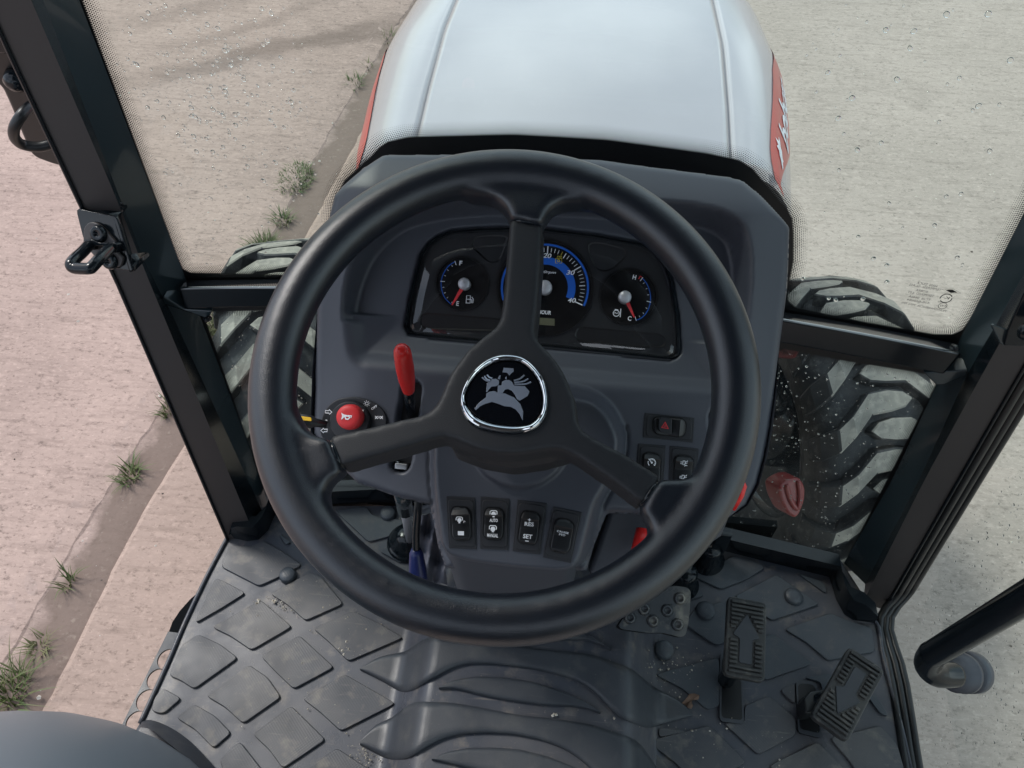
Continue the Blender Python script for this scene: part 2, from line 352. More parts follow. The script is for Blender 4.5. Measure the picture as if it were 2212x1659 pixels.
def concrete(name, c1, c2, c3, ang, seed, tracks=(), soil=False, near=None):
    m = bpy.data.materials.new(name); m.use_nodes = True; t = m.node_tree; b = t.nodes['Principled BSDF']; L = t.links.new
    b.inputs['Roughness'].default_value = .9; b.inputs['Specular IOR Level'].default_value = .25
    tc = t.nodes.new('ShaderNodeTexCoord')
    def noise(s, d, sc=(1, 1, 1), r=.6, dist=0, off=0):
        mp = t.nodes.new('ShaderNodeMapping'); mp.inputs['Scale'].default_value = sc; mp.inputs['Rotation'].default_value = (0, 0, ang); mp.inputs['Location'].default_value = (seed+off, seed, 0)
        n = t.nodes.new('ShaderNodeTexNoise'); n.inputs['Scale'].default_value = s; n.inputs['Detail'].default_value = d; n.inputs['Roughness'].default_value = r; n.inputs['Distortion'].default_value = dist
        L(tc.outputs['Object'], mp.inputs[0]); L(mp.outputs[0], n.inputs['Vector']); return n.outputs[0]
    def mr(i, a, c, lo=0., hi=1.):
        r = t.nodes.new('ShaderNodeMapRange'); r.inputs[1].default_value = a; r.inputs[2].default_value = c; r.inputs[3].default_value = lo; r.inputs[4].default_value = hi; L(i, r.inputs[0]); return r.outputs[0]
    def mix(f, a, c):
        x = t.nodes.new('ShaderNodeMix'); x.data_type = 'RGBA'; L(f, x.inputs['Factor'])
        if isinstance(a, tuple): x.inputs[6].default_value = (*a, 1)
        else: L(a, x.inputs[6])
        x.inputs[7].default_value = (*c, 1); return x.outputs[2]
    brush = noise(6.5, 7, (.8, 6.5, 1), .66, .3); brush2 = noise(17, 6, (1., 2.6, 1), .72, .6, 3.1); lines = noise(6, 6, (.45, 13, 1), .6, .3, 7.7)
    c = mix(mr(noise(1.3, 5), .38, .66), c1, c2)
    c = mix(mr(brush, .52, .70, 0, .42), c, c3)
    c = mix(mr(lines, .58, .74, 0, .34), c, c3)
    c = mix(mr(brush2, .55, .72, 0, .36), c, tuple(x*.82 for x in c3))
    c = mix(mr(noise(26, 6, (1, 1.8, 1)), .55, .68, 0, .45), c, tuple(min(x*1.22, .62) for x in c1))
    c = mix(mr(noise(2.2, 4, off=9), .60, .74, 0, .35), c, tuple(x*.72 for x in c3))
    c = mix(mr(noise(48, 5, (1, 1.6, 1), .75), .54, .68, 0, .70), c, tuple(x*.85 for x in c3))
    c = mix(mr(noise(60, 5, (1, 1.6, 1), .75, off=6), .54, .68, 0, .60), c, tuple(min(x*1.35, .7) for x in c1))
    c = mix(mr(noise(75, 3), .64, .72, 0, .5), c, tuple(x*.5 for x in c3))
    c = mix(mr(noise(90, 3, off=4), .70, .76, 0, .75), c, tuple(min(x*1.75, .8) for x in c1))
    def vm(op, a, bb=None):
        v = t.nodes.new('ShaderNodeVectorMath'); v.operation = op
        for k, x in enumerate((a, bb)):
            if x is None: continue
            if isinstance(x, tuple): v.inputs[k].default_value = x
            else: L(x, v.inputs[k])
        return v
    def ma(op, a, bb=0., cc=0.):
        v = t.nodes.new('ShaderNodeMath'); v.operation = op
        for k, x in enumerate((a, bb, cc)):
            if isinstance(x, (int, float)): v.inputs[k].default_value = x
            else: L(x, v.inputs[k])
        return v.outputs[0]
    wob = noise(3, 4, off=2)
    if near:      # warmer tone by the joint painted in, where no tinted glass colours the view
        sx = t.nodes.new('ShaderNodeSeparateXYZ'); L(tc.outputs['Object'], sx.inputs[0]); f = mr(ma('ADD', sx.outputs['X'], ma('MULTIPLY', ma('SUBTRACT', wob, .5), .8)), -.55, .35, 1., 0.)
        x = t.nodes.new('ShaderNodeMix'); x.data_type = 'RGBA'; x.blend_type = 'MULTIPLY'; L(f, x.inputs['Factor']); L(c, x.inputs[6]); x.inputs[7].default_value = (*near, 1); c = x.outputs[2]
    for p0, p1, w_, d_ in tracks:
        p0, p1 = np.array(p0[:2]), np.array(p1[:2]); e = p1-p0; ln = float(np.linalg.norm(e)); e = e/ln
        r_ = vm('SUBTRACT', tc.outputs['Object'], (float(p0[0]), float(p0[1]), -.8)).outputs['Vector']
        dn = vm('DOT_PRODUCT', r_, (float(-e[1]), float(e[0]), 0.)).outputs['Value']; al = vm('DOT_PRODUCT', r_, (float(e[0]), float(e[1]), 0.)).outputs['Value']
        d1 = ma('ABSOLUTE', ma('ADD', dn, ma('MULTIPLY', ma('SUBTRACT', wob, .5), .25)))
        f = ma('MULTIPLY', mr(d1, w_*.5, w_*1.3, d_, 0.), ma('MULTIPLY', mr(al, -.3, .3), mr(al, ln-.2, ln+.5, 1., 0.)))
        c = mix(f, c, tuple(x*.9 for x in c3))
    if soil:
        at = t.nodes.new('ShaderNodeAttribute'); at.attribute_name = 'blend'
        f = mr(ma('ADD', at.outputs['Fac'], ma('MULTIPLY', ma('SUBTRACT', noise(7, 6, off=5), .5), 1.5)), .26, .62, 0., .82)
        c = mix(f, c, (.160, .118, .096)); c = mix(mr(noise(60, 5, off=1), .60, .72, 0., .5), c, (.33, .27, .22))
    L(c, b.inputs['Base Color'])
    u = t.nodes.new('ShaderNodeBump'); u.inputs['Strength'].default_value = .5; u.inputs['Distance'].default_value = .0045
    a = t.nodes.new('ShaderNodeMath'); a.operation = 'MULTIPLY_ADD'; L(brush, a.inputs[0]); a.inputs[1].default_value = -.9; L(noise(45, 5), a.inputs[2]); 
    L(a.outputs[0], u.inputs['Height']); L(u.outputs[0], b.inputs['Normal'])
    return m
JA = math.radians(-9)
M['slabL'] = concrete('concrete_left', (.43, .318, .272), (.345, .255, .218), (.150, .108, .090), JA, 1.7, TR)
M['slabR'] = concrete('concrete_right', (.425, .362, .318), (.365, .312, .272), (.20, .168, .142), JA, 5.3, near=(.94, .82, .78))
M['soil'] = concrete('joint_soil', (.425, .318, .276), (.365, .272, .235), (.185, .136, .115), JA, 1.7, soil=True)
#@@PART2
# ---------------------------------------------------------------- the yard: two concrete slabs and the weedy joint between them
GZ = -.8
jr = [at_z(p, GZ)[:2] for p in [(930, 0), (882, 80), (742, 360), (640, 560), (425, 900), (278, 1100), (210, 1250), (112, 1500), (60, 1620)]]
jl = [at_z(p, GZ)[:2] for p in [(893, 0), (750, 190), (565, 535), (345, 870), (190, 1090), (92, 1250), (0, 1400), (-80, 1500)]]
def extend(P, y0, y1):
    a, b = P[0], P[-1]; d = (a-b)/np.linalg.norm(a-b)
    return [a+d*((y1-a[1])/d[1])]+list(P)+[b+d*((y0-b[1])/d[1])]
def straighten(P, k): P = np.array(P); c = np.polyfit(P[:, 1], P[:, 0], 1); return [np.array([lerp(np.polyval(c, y), x, k), y]) for x, y in P]
def soft(P): P = sorted([tuple(p) for p in P], key=lambda p: -p[1]); return spline(P, 60)
jr = extend(soft(straighten(jr, .35)), -30, 60); jl = extend(soft(straighten(jl, .5)), -30, 60)
def resample(P, n, jitter):
    P = np.array(P); s = np.r_[0, np.cumsum(np.hypot(*np.diff(P, axis=0).T))]; o = []
    y = np.concatenate([[60], np.linspace(7, -2, n), [-30]])
    for v in y:
        x = np.interp(-v, -P[:, 1], P[:, 0]); o.append((x+(rng.normal()*jitter if abs(v) < 8 else 0), v))
    return o
jl = [np.array([lerp(np.interp(-p[1], [-q[1] for q in jr], [q[0] for q in jr]), p[0], .68), p[1]]) for p in jl]
JR = resample(jr, 260, .0018); JL = resample(jl, 260, .003)
def slab(name, edge, xfar, m):
    V = []; F = []
    for x, y in edge:
        dx = .02 if xfar > 0 else -.10
        V += [(x, y, GZ-.030), (x+dx*.3, y, GZ-.007), (x+dx, y, GZ), (x+(1.2 if xfar > 0 else -1.2), y, GZ), (xfar, y, GZ)]
    for i in range(len(edge)-1):
        for k in range(4): F.append((5*i+k, 5*i+k+1, 5*i+k+6, 5*i+k+5))
    o = mobj(name, V, F, m); o['kind'] = 'structure'; return o
slab('concrete_slab', JR, 60, M['slabR']); slab('concrete_slab', JL, -60, M['slabL'])
V = []; F = []
for i, ((a, y), (b, _)) in enumerate(zip(JL, JR)):
    for k in range(7):
        t = k/6; V.append((lerp(a-.10, b+.01, t), y, GZ-.004-.008*math.sin(math.pi*t)+rng.normal()*.0015-(.008 if t > .9 else 0)+(.003 if t < .2 else 0)))
for i in range(len(JL)-1):
    for k in range(6): F.append((7*i+k, 7*i+k+1, 7*i+k+8, 7*i+k+7))
o = mobj('joint_soil', V, F, M['soil'], smoothf=True); o['kind'] = 'structure'
at_ = o.data.attributes.new('blend', 'FLOAT', 'POINT'); at_.data.foreach_set('value', [(0, .15, .4, .65, .85, 1, .95)[i % 7] for i in range(len(V))])
base = mobj('ground', [(-60, -60, GZ-.1), (60, -60, GZ-.1), (60, 60, GZ-.1), (-60, 60, GZ-.1)], [(0, 1, 2, 3)], M['soil']); base['kind'] = 'structure'
gr = mobj('yard_apron', [(-400, -400, GZ-.2), (400, -400, GZ-.2), (400, 400, GZ-.2), (-400, 400, GZ-.2)], [(0, 1, 2, 3)], M['slabR']); gr['kind'] = 'structure'

def tuft(px, rad, n, hgt, label, m, flat=.5, seed=0, z=GZ-.012):
    r = random.Random(seed); c = at_z(px, z); V = []; F = []
    for i in range(n):
        a = r.uniform(0, 2*math.pi); rr = rad*math.sqrt(r.random())*.45; x, y = c[0]+rr*math.cos(a), c[1]+rr*math.sin(a)*1.5
        L = hgt*r.uniform(.4, 1.15); b = a+r.gauss(0, .8); lean = r.uniform(.15, 1)*flat*2; wd = r.uniform(.0012, .0028)
        px_, py_ = -math.sin(b)*wd, math.cos(b)*wd; k0 = len(V)
        for j in range(5):
            t = j/4; d = L*lean*t**1.3; zz = z+L*t*(1-.45*lean*t)
            wv = (1-t)**.7; V += [(x+math.cos(b)*d-px_*wv, y+math.sin(b)*d-py_*wv, zz), (x+math.cos(b)*d+px_*wv, y+math.sin(b)*d+py_*wv, zz)]
        for j in range(4): F.append((k0+2*j, k0+2*j+1, k0+2*j+3, k0+2*j+2))
    o = mobj('grass_tuft', V, F, m); o['label'] = label; o['category'] = 'weed'; o['group'] = 'weeds growing in the concrete joint'; return o
tuft((22, 1505), .09, 150, .10, 'largest green grass tuft in the joint, by the bottom left corner', M['grass'], .6, 1)
tuft((86, 1398), .045, 40, .05, 'small yellowing grass tuft just above the biggest tuft', M['drygrass'], .7, 2)
tuft((150, 1262), .035, 26, .07, 'small sparse green tuft alone in the joint', M['grass'], .45, 3)
tuft((282, 1030), .055, 75, .055, 'spreading green and straw grass tuft halfway down the joint', M['grass'], .6, 4)
tuft((368, 888), .045, 60, .06, 'grass tuft half hidden behind the left cab pillar', M['grass'], .5, 5)
tuft((640, 390), .14, 420, .035, 'low dense grey-green weed seen through the windscreen', M['grass'], .7, 6)
tuft((612, 478), .07, 80, .05, 'short yellow-green grass strip below the dense weed', M['grass'], .6, 7)
tuft((572, 545), .09, 260, .07, 'bright yellow-green grass beside the left front tyre', M['grass'], .6, 8)
tuft((545, 580), .06, 120, .06, 'grass blades at the lower edge of the windscreen by the tyre', M['drygrass'], .6, 18)
tuft((495, 700), .12, 260, .08, 'dry straw coloured grass seen through the small lower left window', M['drygrass'], .7, 9)
tuft((768, 182), .08, 50, .05, 'dark leafy weed in the joint left of the bonnet', M['grass'], .7, 10)
tuft((842, 85), .08, 30, .05, 'faint weed in the joint near the top edge', M['grass'], .7, 11)
tuft((795, 145), .05, 14, .04, 'pale withered weed between two darker weeds in the joint', M['drygrass'], .8, 12)

# loose grit on the slabs
rg = random.Random(11)
for nm, m_, cnt, lab in (('grit_light', mat('grit_light', (.58, .53, .46), .8), 1000, 'pale grit chips lying loose on the concrete'), ('grit_dark', mat('grit_dark', (.11, .09, .075), .9), 450, 'dark grit and crumbs lying loose on the concrete')):
    V = []; F = []
    for _ in range(cnt):
        x, y = rg.uniform(-2.6, 3.0), rg.uniform(-.4, 4.2); s_ = .0015+.0055*rg.random()**4; k = len(V); n = 5; a0 = rg.uniform(0, 6)
        for j in range(n): a = a0+j*2*math.pi/n; r1 = s_*rg.uniform(.6, 1.2); V.append((x+r1*math.cos(a), y+r1*math.sin(a), GZ-.001))
        V.append((x, y, GZ+s_*rg.uniform(.4, .9)))
        F += [(k+j, k+(j+1) % n, k+n) for j in range(n)]
    o = mobj('loose_grit', V, F, m_); o['kind'] = 'stuff'; o['label'] = lab; o['category'] = 'grit'
# ---------------------------------------------------------------- the tractor
X0 = .035
T = thing('tractor', 'compact tractor with pale grey bonnet, black steering wheel and cab seen from the driver seat', 'tractor', (X0, 0, GZ))
# windscreen surface: gently bowed, leaning
def gy(x, z): return .252+.10*z-.14*(x-X0)**2
def G(p, off=0):
    t = .5; d = ray(*p); t = .9
    for _ in range(25):
        q = CP+d*t; f = q[1]-(gy(q[0], q[2])+off); q2 = CP+d*(t+1e-4); f2 = q2[1]-(gy(q2[0], q2[2])+off); t -= f/((f2-f)/1e-4)
    return CP+d*t
def g3(x, z, off=0): return np.array([x, gy(x, z)+off, z])

# hood (bonnet)
hs = []
def hz(y): return .566-.085*(y-.42)-.045*(y-.42)**2
def hood_section(y):
    t = (y-.40)/1.15
    hw = np.interp(y, [.40, .52, .68, .80, 1.0, 1.25, 1.55], [.272, .288, .307, .317, .310, .286, .235])
    sw = np.interp(y, [.40, .55, .75, 1.0, 1.55], [.184, .194, .205, .207, .165])
    z = hz(y); c = []
    zs = np.interp(y, [.4, 1.0, 1.55], [.062, .075, .10])
    D = (hw-sw)*1.14; c += [(0, z+.010), (sw*.35, z+.0088), (sw*.7, z+.005), (sw-.010, z+.0012), (sw-.0022, z+.0003), (sw-.0010, z-.006), (sw+.0010, z-.006), (sw+.0022, z-.0003), (sw+.009, z-.0010)]+[(sw+D*a, z-b) for a, b in ((.25, .005), (.45, .014), (.60, .026), (.74, .045), (.85, .068), (.93, .092), (.98, .120), (1.0, .15), (1.0, .20), (.92, .34))]
    return c
ys = np.linspace(.40, 1.56, 40); V = []; F = []
for y in ys:
    c = hood_section(y); full = [(-x, z) for x, z in reversed(c[1:])]+c
    V += [(X0+x, y, z) for x, z in full]
n = len(full)
for i in range(len(ys)-1):
    for k in range(n-1): F.append((i*n+k, i*n+k+1, (i+1)*n+k+1, (i+1)*n+k))
F.append(tuple(range(n))); F.append(tuple(range(len(V)-1, len(V)-n-1, -1)))
hood = mobj('hood', V, F, M['hood'], T, smoothf=True, label='pale grey-white metallic bonnet with a seam along each side')
def hood_pt(y, side, s, lift=.0012):
    """s = parameter along half section from seam (0) to bottom (1)"""
    c = hood_section(y)[8:]; L = np.r_[0, np.cumsum([math.dist(c[i], c[i+1]) for i in range(len(c)-1)])]; v = s
    x = np.interp(v, L, [a for a, _ in c]); z = np.interp(v, L, [b for _, b in c]); x2 = np.interp(v+.002, L, [a for a, _ in c]); z2 = np.interp(v+.002, L, [b for _, b in c])
    nx, nz = (z-z2), (x2-x); q = math.hypot(nx, nz); return np.array([X0+side*(x+nx/-q*-lift*1 if False else x+abs(nx)/q*lift), y, z+abs(nz)/q*lift])
def decal(side):
    top = [(.55, .185), (.62, .158), (.68, .135), (.76, .120), (.90, .105), (1.05, .098), (1.25, .10)]
    bot = [(.55, .188), (.62, .195), (.68, .205), (.76, .205), (.90, .20), (1.05, .19), (1.25, .16)]
    V = []; F = []; k = 8; Y = np.linspace(.55, 1.25, 40)
    for y in Y:
        a = np.interp(y, *zip(*top)); b = np.interp(y, *zip(*bot)); V += [hood_pt(y, side, lerp(a, b, j/k)) for j in range(k+1)]
    for i in range(39):
        for j in range(k): F.append((i*(k+1)+j, i*(k+1)+j+1, (i+1)*(k+1)+j+1, (i+1)*(k+1)+j))
    return mobj('hood_decal', V, F, M['decal'], hood, smoothf=True, label='red side decal of the bonnet')
# find where pixels land on the hood side surface (search)
def hood_hit(p, side):
    best = None
    for y in np.linspace(.405, 1.1, 110):
        for s in np.linspace(.015, .13, 50):
            q = hood_pt(y, side, s); v = CM @ (q-CP); e = (1106+FL*v[0]/v[2]-p[0])**2+(829.5+FL*v[1]/v[2]-p[1])**2
            if best is None or e < best[0]: best = (e, y, s)
    return best[1], best[2]
W_ = lambda pts: cr('W', pts)
dl = [hood_hit(p, 1) for p in W_([(470, 1600), (400, 1330), (330, 1000), (305, 800), (330, 480), (352, 0)])+cr('B', [(1985, 300), (1968, 200)])]
ds = sorted(dl); ty, ts = [a for a, _ in ds], [b for _, b in ds]
side = 1; V = []; F = []; k = 8; y0_, y1_ = ty[0], ty[-1]+.16; Y = np.linspace(y0_, y1_, 44)
def dtop(y): return np.interp(y, ty, ts)+(.030 if side < 0 else 0)
def dbot(y):
    return dtop(y)+np.interp(y, [y0_, y0_+.06, y0_+.16, y0_+.3, y1_-.12, y1_], [.004, .030, .065, .09, .08, .03])
for side in (1, -1):
    V = []; F = []
    for y in Y: V += [hood_pt(y, side, lerp(dtop(y), dbot(y), j/k)) for j in range(k+1)]
    for i in range(43):
        for j in range(k): F.append((i*(k+1)+j, i*(k+1)+j+1, (i+1)*(k+1)+j+1, (i+1)*(k+1)+j))
    mobj('hood_decal', V, F, M['decal'], hood, smoothf=True, label='red side decal of the bonnet')
def on_hood(me_pts, y_a, y_b, s_a, s_b):
    return [hood_pt(lerp(y_a, y_b, u), 1, lerp(s_a, s_b, v), .0022) for u, v in me_pts]
# "bobcat" lettering and cat mark on the right decal (letters run towards the front)
side = 1; cu = bpy.data.curves.new('t', 'FONT'); cu.body = 'bobcat'; cu.size = 1; cu.shear = .5; cu.offset = .02
t_ = bpy.data.objects.new('t', cu); COL.objects.link(t_); me = bpy.data.meshes.new_from_object(t_.evaluated_get(bpy.context.evaluated_depsgraph_get())); bpy.data.objects.remove(t_)
bm = bmesh.new(); bm.from_mesh(me); bmesh.ops.subdivide_edges(bm, edges=[e for e in bm.edges if e.calc_length() > .12], cuts=2); bm.to_mesh(me); bm.free()
xs = [v.co.x for v in me.vertices]; ysv = [v.co.y for v in me.vertices]
ya, yb = y0_+.13, y0_+.36; 
for v in me.vertices:
    u = (v.co.x-min(xs))/(max(xs)-min(xs)); q = (v.co.y-min(ysv))/(max(ysv)-min(ysv)); y = lerp(ya, yb, u)
    v.co = Vector(hood_pt(y, 1, lerp(dtop(y)+.050, dtop(y)+.014, q), .0020))
me.materials.clear(); mobj('hood_lettering', None, None, M['print'], hood, me=me, label='white lettering on the red decal')
cat = [(0, .30), (.10, .42), (.22, .48), (.34, .70), (.48, .74), (.58, .92), (.66, .76), (.86, 1.0), (.80, .70), (.98, .62), (.90, .44), (.70, .40), (.62, .22), (.40, .20), (.34, .06), (.26, .20), (.10, .18)]
mobj('hood_mark', [hood_pt(lerp(y0_+.055, y0_+.125, u), 1, lerp(dtop(y0_+.09)+.028, dtop(y0_+.09)+.010, v), .0020) for u, v in cat], [tuple(range(len(cat)))], M['print'], hood)

# ---- front wheels
def wheel(cx, side):
    c = Vector((cx, .80, -.440)); Wd = .27; R0 = .333
    wE = sub('front_wheel', c, T, 'front wheel with black chevron-lug tyre dusted with pale dirt')
    prof = [(.195, -.105), (.21, -.125), (.245, -.138), (.285, -.137), (.312, -.126), (R0-.006, -.10), (R0, -.05), (R0+.002, 0), (R0, .05), (R0-.006, .10), (.312, .126), (.285, .137), (.245, .138), (.21, .125), (.195, .105)]
    MB().lathe(c, (1, 0, 0), prof, 64).out('tyre', M['tyre'], wE, smoothf=True)
    MB().lathe(c, (1, 0, 0), [(.205, -.11), (.212, -.118), (.212, -.125), (.200, -.125), (.192, -.10), (.180, -.06), (.165, -.03), (.155, -.02)], 48).out('rim', M['gloss'], wE, smoothf=True)
    MB().lathe(c, (1, 0, 0), [(0, -.02), (.156, -.02), (.20, .0), (.205, .11)], 32).out('rim_disc', M['gloss'], wE, smoothf=True)
    N = 19; 
    def P(a, x, r): return (c.x+x, c.y+r*math.cos(a), c.z+r*math.sin(a))
    def lugmesh(sd):
        # centreline of lug across tread (x, arc) from centre tip to shoulder and down the sidewall
        cl = [(-.030, .0), (.0, .0), (.042, .003), (.080, .040), (.112, .066), (.137, .082), (.146, .092)]
        rr = [.0, .0, .0, -.001, -.009, -.040, -.080]; wd = [.032, .043, .043, .043, .047, .056, .050]
        V = []; F = []
        pts = []
        for i, ((x, s), r_, w_) in enumerate(zip(cl, rr, wd)):
            for sg in (-1, 1): 
                for lv in (0, 1):
                    R_ = (R0-.012 if lv == 0 else R0+.027)+r_; xx = x*sd+(0 if lv or i < 4 else -sd*.02)
                    tw = w_*(1.15 if lv == 0 else 1)
                    V.append((xx, (s+sg*tw/2)/R0, R_))
        V.insert(0, (-.050*sd, 0, R0+.027)); V.insert(0, (-.053*sd, 0, R0-.012))
        m = len(cl); q = lambda i, sg, lv: 2+i*4+sg*2+lv
        for i in range(m-1):
            F += [(q(i, 0, 1), q(i, 1, 1), q(i+1, 1, 1), q(i+1, 0, 1)), (q(i, 0, 0), q(i, 0, 1), q(i+1, 0, 1), q(i+1, 0, 0)), (q(i, 1, 1), q(i, 1, 0), q(i+1, 1, 0), q(i+1, 1, 1))]
        F += [(1, q(0, 1, 1), q(0, 0, 1)), (0, 1, q(0, 0, 1), q(0, 0, 0)), (1, 0, q(0, 1, 0), q(0, 1, 1)), (q(m-1, 0, 0), q(m-1, 0, 1), q(m-1, 1, 1), q(m-1, 1, 0))]
        return V, F
    for sd in (-1, 1):
        V0, F0 = lugmesh(sd)
        me = bpy.data.meshes.new('lug'); me.from_pydata([(x, R_*math.cos(a), R_*math.sin(a)) for x, a, R_ in V0], [], F0)
        for mt in (M['lug'], M['tyre']): me.materials.append(mt)
        for p in me.polygons:
            ctr = p.center; rad = Vector((0, ctr.y, ctr.z)).normalized(); p.material_index = 0 if p.normal.dot(rad) > .6 or p.normal.dot(rad) < -.6 else 1
        bmn = bmesh.new(); bmn.from_mesh(me); bmesh.ops.recalc_face_normals(bmn, faces=bmn.faces); bmn.to_mesh(me); bmn.free()
        for p in me.polygons:
            ctr = p.center; rad = Vector((0, ctr.y, ctr.z)).normalized(); p.material_index = 0 if p.normal.dot(rad) > .80 else 1
        for i in range(N):
            o = bpy.data.objects.new('lug', me); adopt(o, wE); a = 2*math.pi*(i+(.5 if sd > 0 else 0))/N+.06
            o.location = c; o.rotation_euler = (a, 0, 0)
            b = o.modifiers.new('bevel', 'BEVEL'); b.width = .003; b.segments = 1
    return wE
for w_ in (wheel(X0+.63, 1), wheel(X0-.63, -1)): w_.rotation_euler = (0, 0, math.radians(14))
# ---- axle, loader frame and engine side parts seen through the lower panes
ax = sub('front_axle', (X0, .8, -.415), T)
MB().box((X0, .8, -.42), .86, .11, .12).out('axle_beam', M['mattblack'], ax, bev=.012)
for s in (-1, 1):
    MB().lathe((X0+s*.44, .8, -.42), (s, 0, 0), [(0, 0), (.09, 0), (.10, .02), (.085, .07), (.12, .09), (.12, .11), (0, .11)], 24).out('hub_drive', M['gloss'], ax, smoothf=True)
    MB().lathe((X0+s*.50, .845, -.375), (s, 0, 0), [(0, -.02), (.10, -.02), (.165, 0), (.178, .05), (.160, .09), (0, .10)], 32).out('drive_housing', M['gloss'], ax, smoothf=True)
    MB().tube([(X0+s*.30, .62, -.18), (X0+s*.42, .60, -.17), (X0+s*.47, .66, -.26), (X0+s*.46, .76, -.36)], .010).out('hose', M['seal'], ax, smoothf=True)
    MB().tube([(X0+s*.24, .50, -.05), (X0+s*.36, .58, -.12), (X0+s*.42, .70, -.30)], .008).out('hose', M['steel'], ax, smoothf=True)
    MB().box((X0+s*.40, .70, -.16), .09, .10, .10).out('steering_bracket', M['gloss'], ax, bev=.01)
for sg in (1, -1):
    gc_ = at_x((1712, 1066), .52); gc_ = np.array([X0+sg*(gc_[0]-X0), gc_[1], gc_[2]])
    gf = Frame(gc_, (1, .55*sg, 0), (-.25*sg, .55, .75))
    gp = [(a_*.80, b_*.85) for a_, b_ in [(-.034, .030), (.0, .036), (.030, .030), (.040, .0), (.032, -.032), (.010, -.060), (-.004, -.064), (-.022, -.045), (-.034, -.005)]]
    g_ = MB().prism([gf.w((x*sg, y)) for x, y in fillet(gp, .01)], gf.N, .05).out('axle_guard', M['guardred'], ax, bev=.006, seg=3, label='red rounded guard at the inner side of the wheel')
    MB().tube(spline([gf.w((x*sg, y), .002) for x, y in ((-.012, .024), (-.008, -.01), (.003, -.034), (.014, -.01), (.016, .022))], 24), .005, 8).out('axle_guard_rib', M['guardred'], ax, smoothf=True)
ch = MB().box((X0, .95, .02), .42, 1.25, .44); ch.out('chassis', M['mattblack'], T, bev=.02)
for s in (-1, 1):
    MB().box((X0+s*.43, .70, -.02), .08, .07, .07).out('loader_mount', M['tankred'], T, bev=.012, label='dark red painted loader mount')
    MB().box((X0+s*.33, .70, -.02), .14, .07, .08).out('loader_crossmember', M['gloss'], T, bev=.01)

# ---- cab frame
def pil(side_lists, zs, name, parent, mats):
    """each list: (pixels, offset from the glass). Builds faces between neighbouring edge lines"""
    lines = []
    for pts, off in side_lists:
        Q = np.array([G(p, off) for p in pts]); Q = Q[np.argsort(Q[:, 2])]; L = []
        for z in zs:
            if z < Q[0, 2]: a, b = Q[0], Q[1]; t = (z-a[2])/(b[2]-a[2]); x = a[0]+(b[0]-a[0])*t
            elif z > Q[-1, 2]: a, b = Q[-2], Q[-1]; t = (z-a[2])/(b[2]-a[2]); x = a[0]+(b[0]-a[0])*min(t, 1+.6/(b[2]-a[2]))
            else: x = np.interp(z, Q[:, 2], Q[:, 0])
            L.append(g3(x, z, off))
        lines.append(L)
    return lines
zs = list(np.linspace(-.01, .95, 25))+[1.1, 1.25, 1.37]
Lp = pil([([(171, 0), (394, 583), (430, 678), (536, 956), (583, 1102)], -.002), ([(93, 0), (328, 605), (354, 640), (547, 1062)], -.030),
          ([(67, 0), (255, 437), (314, 588), (536, 1123)], -.062), ([(-28, 0), (0, 69), (252, 605), (474, 1123)], -.066)], zs, 'l', T, None)
Rp = pil([([(2212, 461), (2139, 605), (2080, 719), (2023, 831), (1927, 1037), (1822, 1218)], -.002), ([(2290, 461), (2203, 605), (2153, 699), (2091, 803), (2040, 917), (1985, 1037), (1880, 1240)], -.030),
          ([(2320, 440), (2153, 753), (2110, 830), (1997, 1037), (1895, 1240)], -.062), ([(2400, 480), (2212, 792), (2070, 1037), (1902, 1330)], -.066)], zs, 'r', T, None)
for L, s in ((Lp, -1), (Rp, 1)):
    P = sub('cab_pillar', tuple(L[0][0]), T, 'black painted %s front cab pillar' % ('left' if s < 0 else 'right'))
    back = [q+np.array([s*.002, .03, 0]) for q in L[3]]; front = [q+np.array([s*.035, .006, 0]) for q in L[0]]
    def band(A, B, name, m, bv=0):
        V = list(A)+list(B); k = len(A); F = [(i, i+1, k+i+1, k+i) if s < 0 else (i, k+i, k+i+1, i+1) for i in range(k-1)]
        return mobj(name, V, F, m, P, smoothf=True)
    band(L[0], L[1], 'tube_face', M['frame']); band(L[1], L[2], 'channel', M['gloss']); band(L[2], L[3], 'door_flange', M['flange'])
    mb = MB().strip(L[3], back).strip(back, front).strip(front, L[0]); mb.out('outer_wall', M['gloss'], P)
    MB().tube([q+np.array([0, -.001, 0]) for q in L[3]], .0022, 6).out('flange_edge', M['gloss'], P, smoothf=True)
def crossbar(up, lo, bo):
    A = [G(p, -.001) for p in up]; B = [G(p, -.034) for p in lo]; C = [G(p, -.034) for p in bo]; D = [c+np.array([0, .033, 0]) for c in C]
    n = 14; f = lambda a: [g3(lerp(a[0][0], a[1][0], i/n), lerp(a[0][2], a[1][2], i/n), o_) for i in range(n+1) for o_ in ()]
    def ln(a, off): return [g3(lerp(a[0][0], a[1][0], i/n), lerp(a[0][2], a[1][2], i/n), off) for i in range(n+1)]
    A, B, C, D = ln(A, -.001), ln(B, -.034), ln(C, -.034), ln(C, -.001)
    V = A+B+C+D; F = []; k = n+1
    for j in range(4):
        for i in range(n): F.append((j*k+i, j*k+i+1, ((j+1) % 4)*k+i+1, ((j+1) % 4)*k+i))
    F += [(0, k, 2*k, 3*k), (n, 3*k+n, 2*k+n, k+n)]
    o = mobj('crossbar', V, F, [M['gloss'], M['bar']], T, bev=.004, seg=3, label='black crossbar under the windscreen')
    for i in range(n): o.data.polygons[i].material_index = 1
    return o
crossbar([(397, 604), (900, 606)], [(383, 622), (900, 626)], [(397, 671), (900, 664)])
crossbar([(1560, 650), (2072, 741)], [(1560, 668), (2080, 764)], [(1560, 722), (2040, 812)])
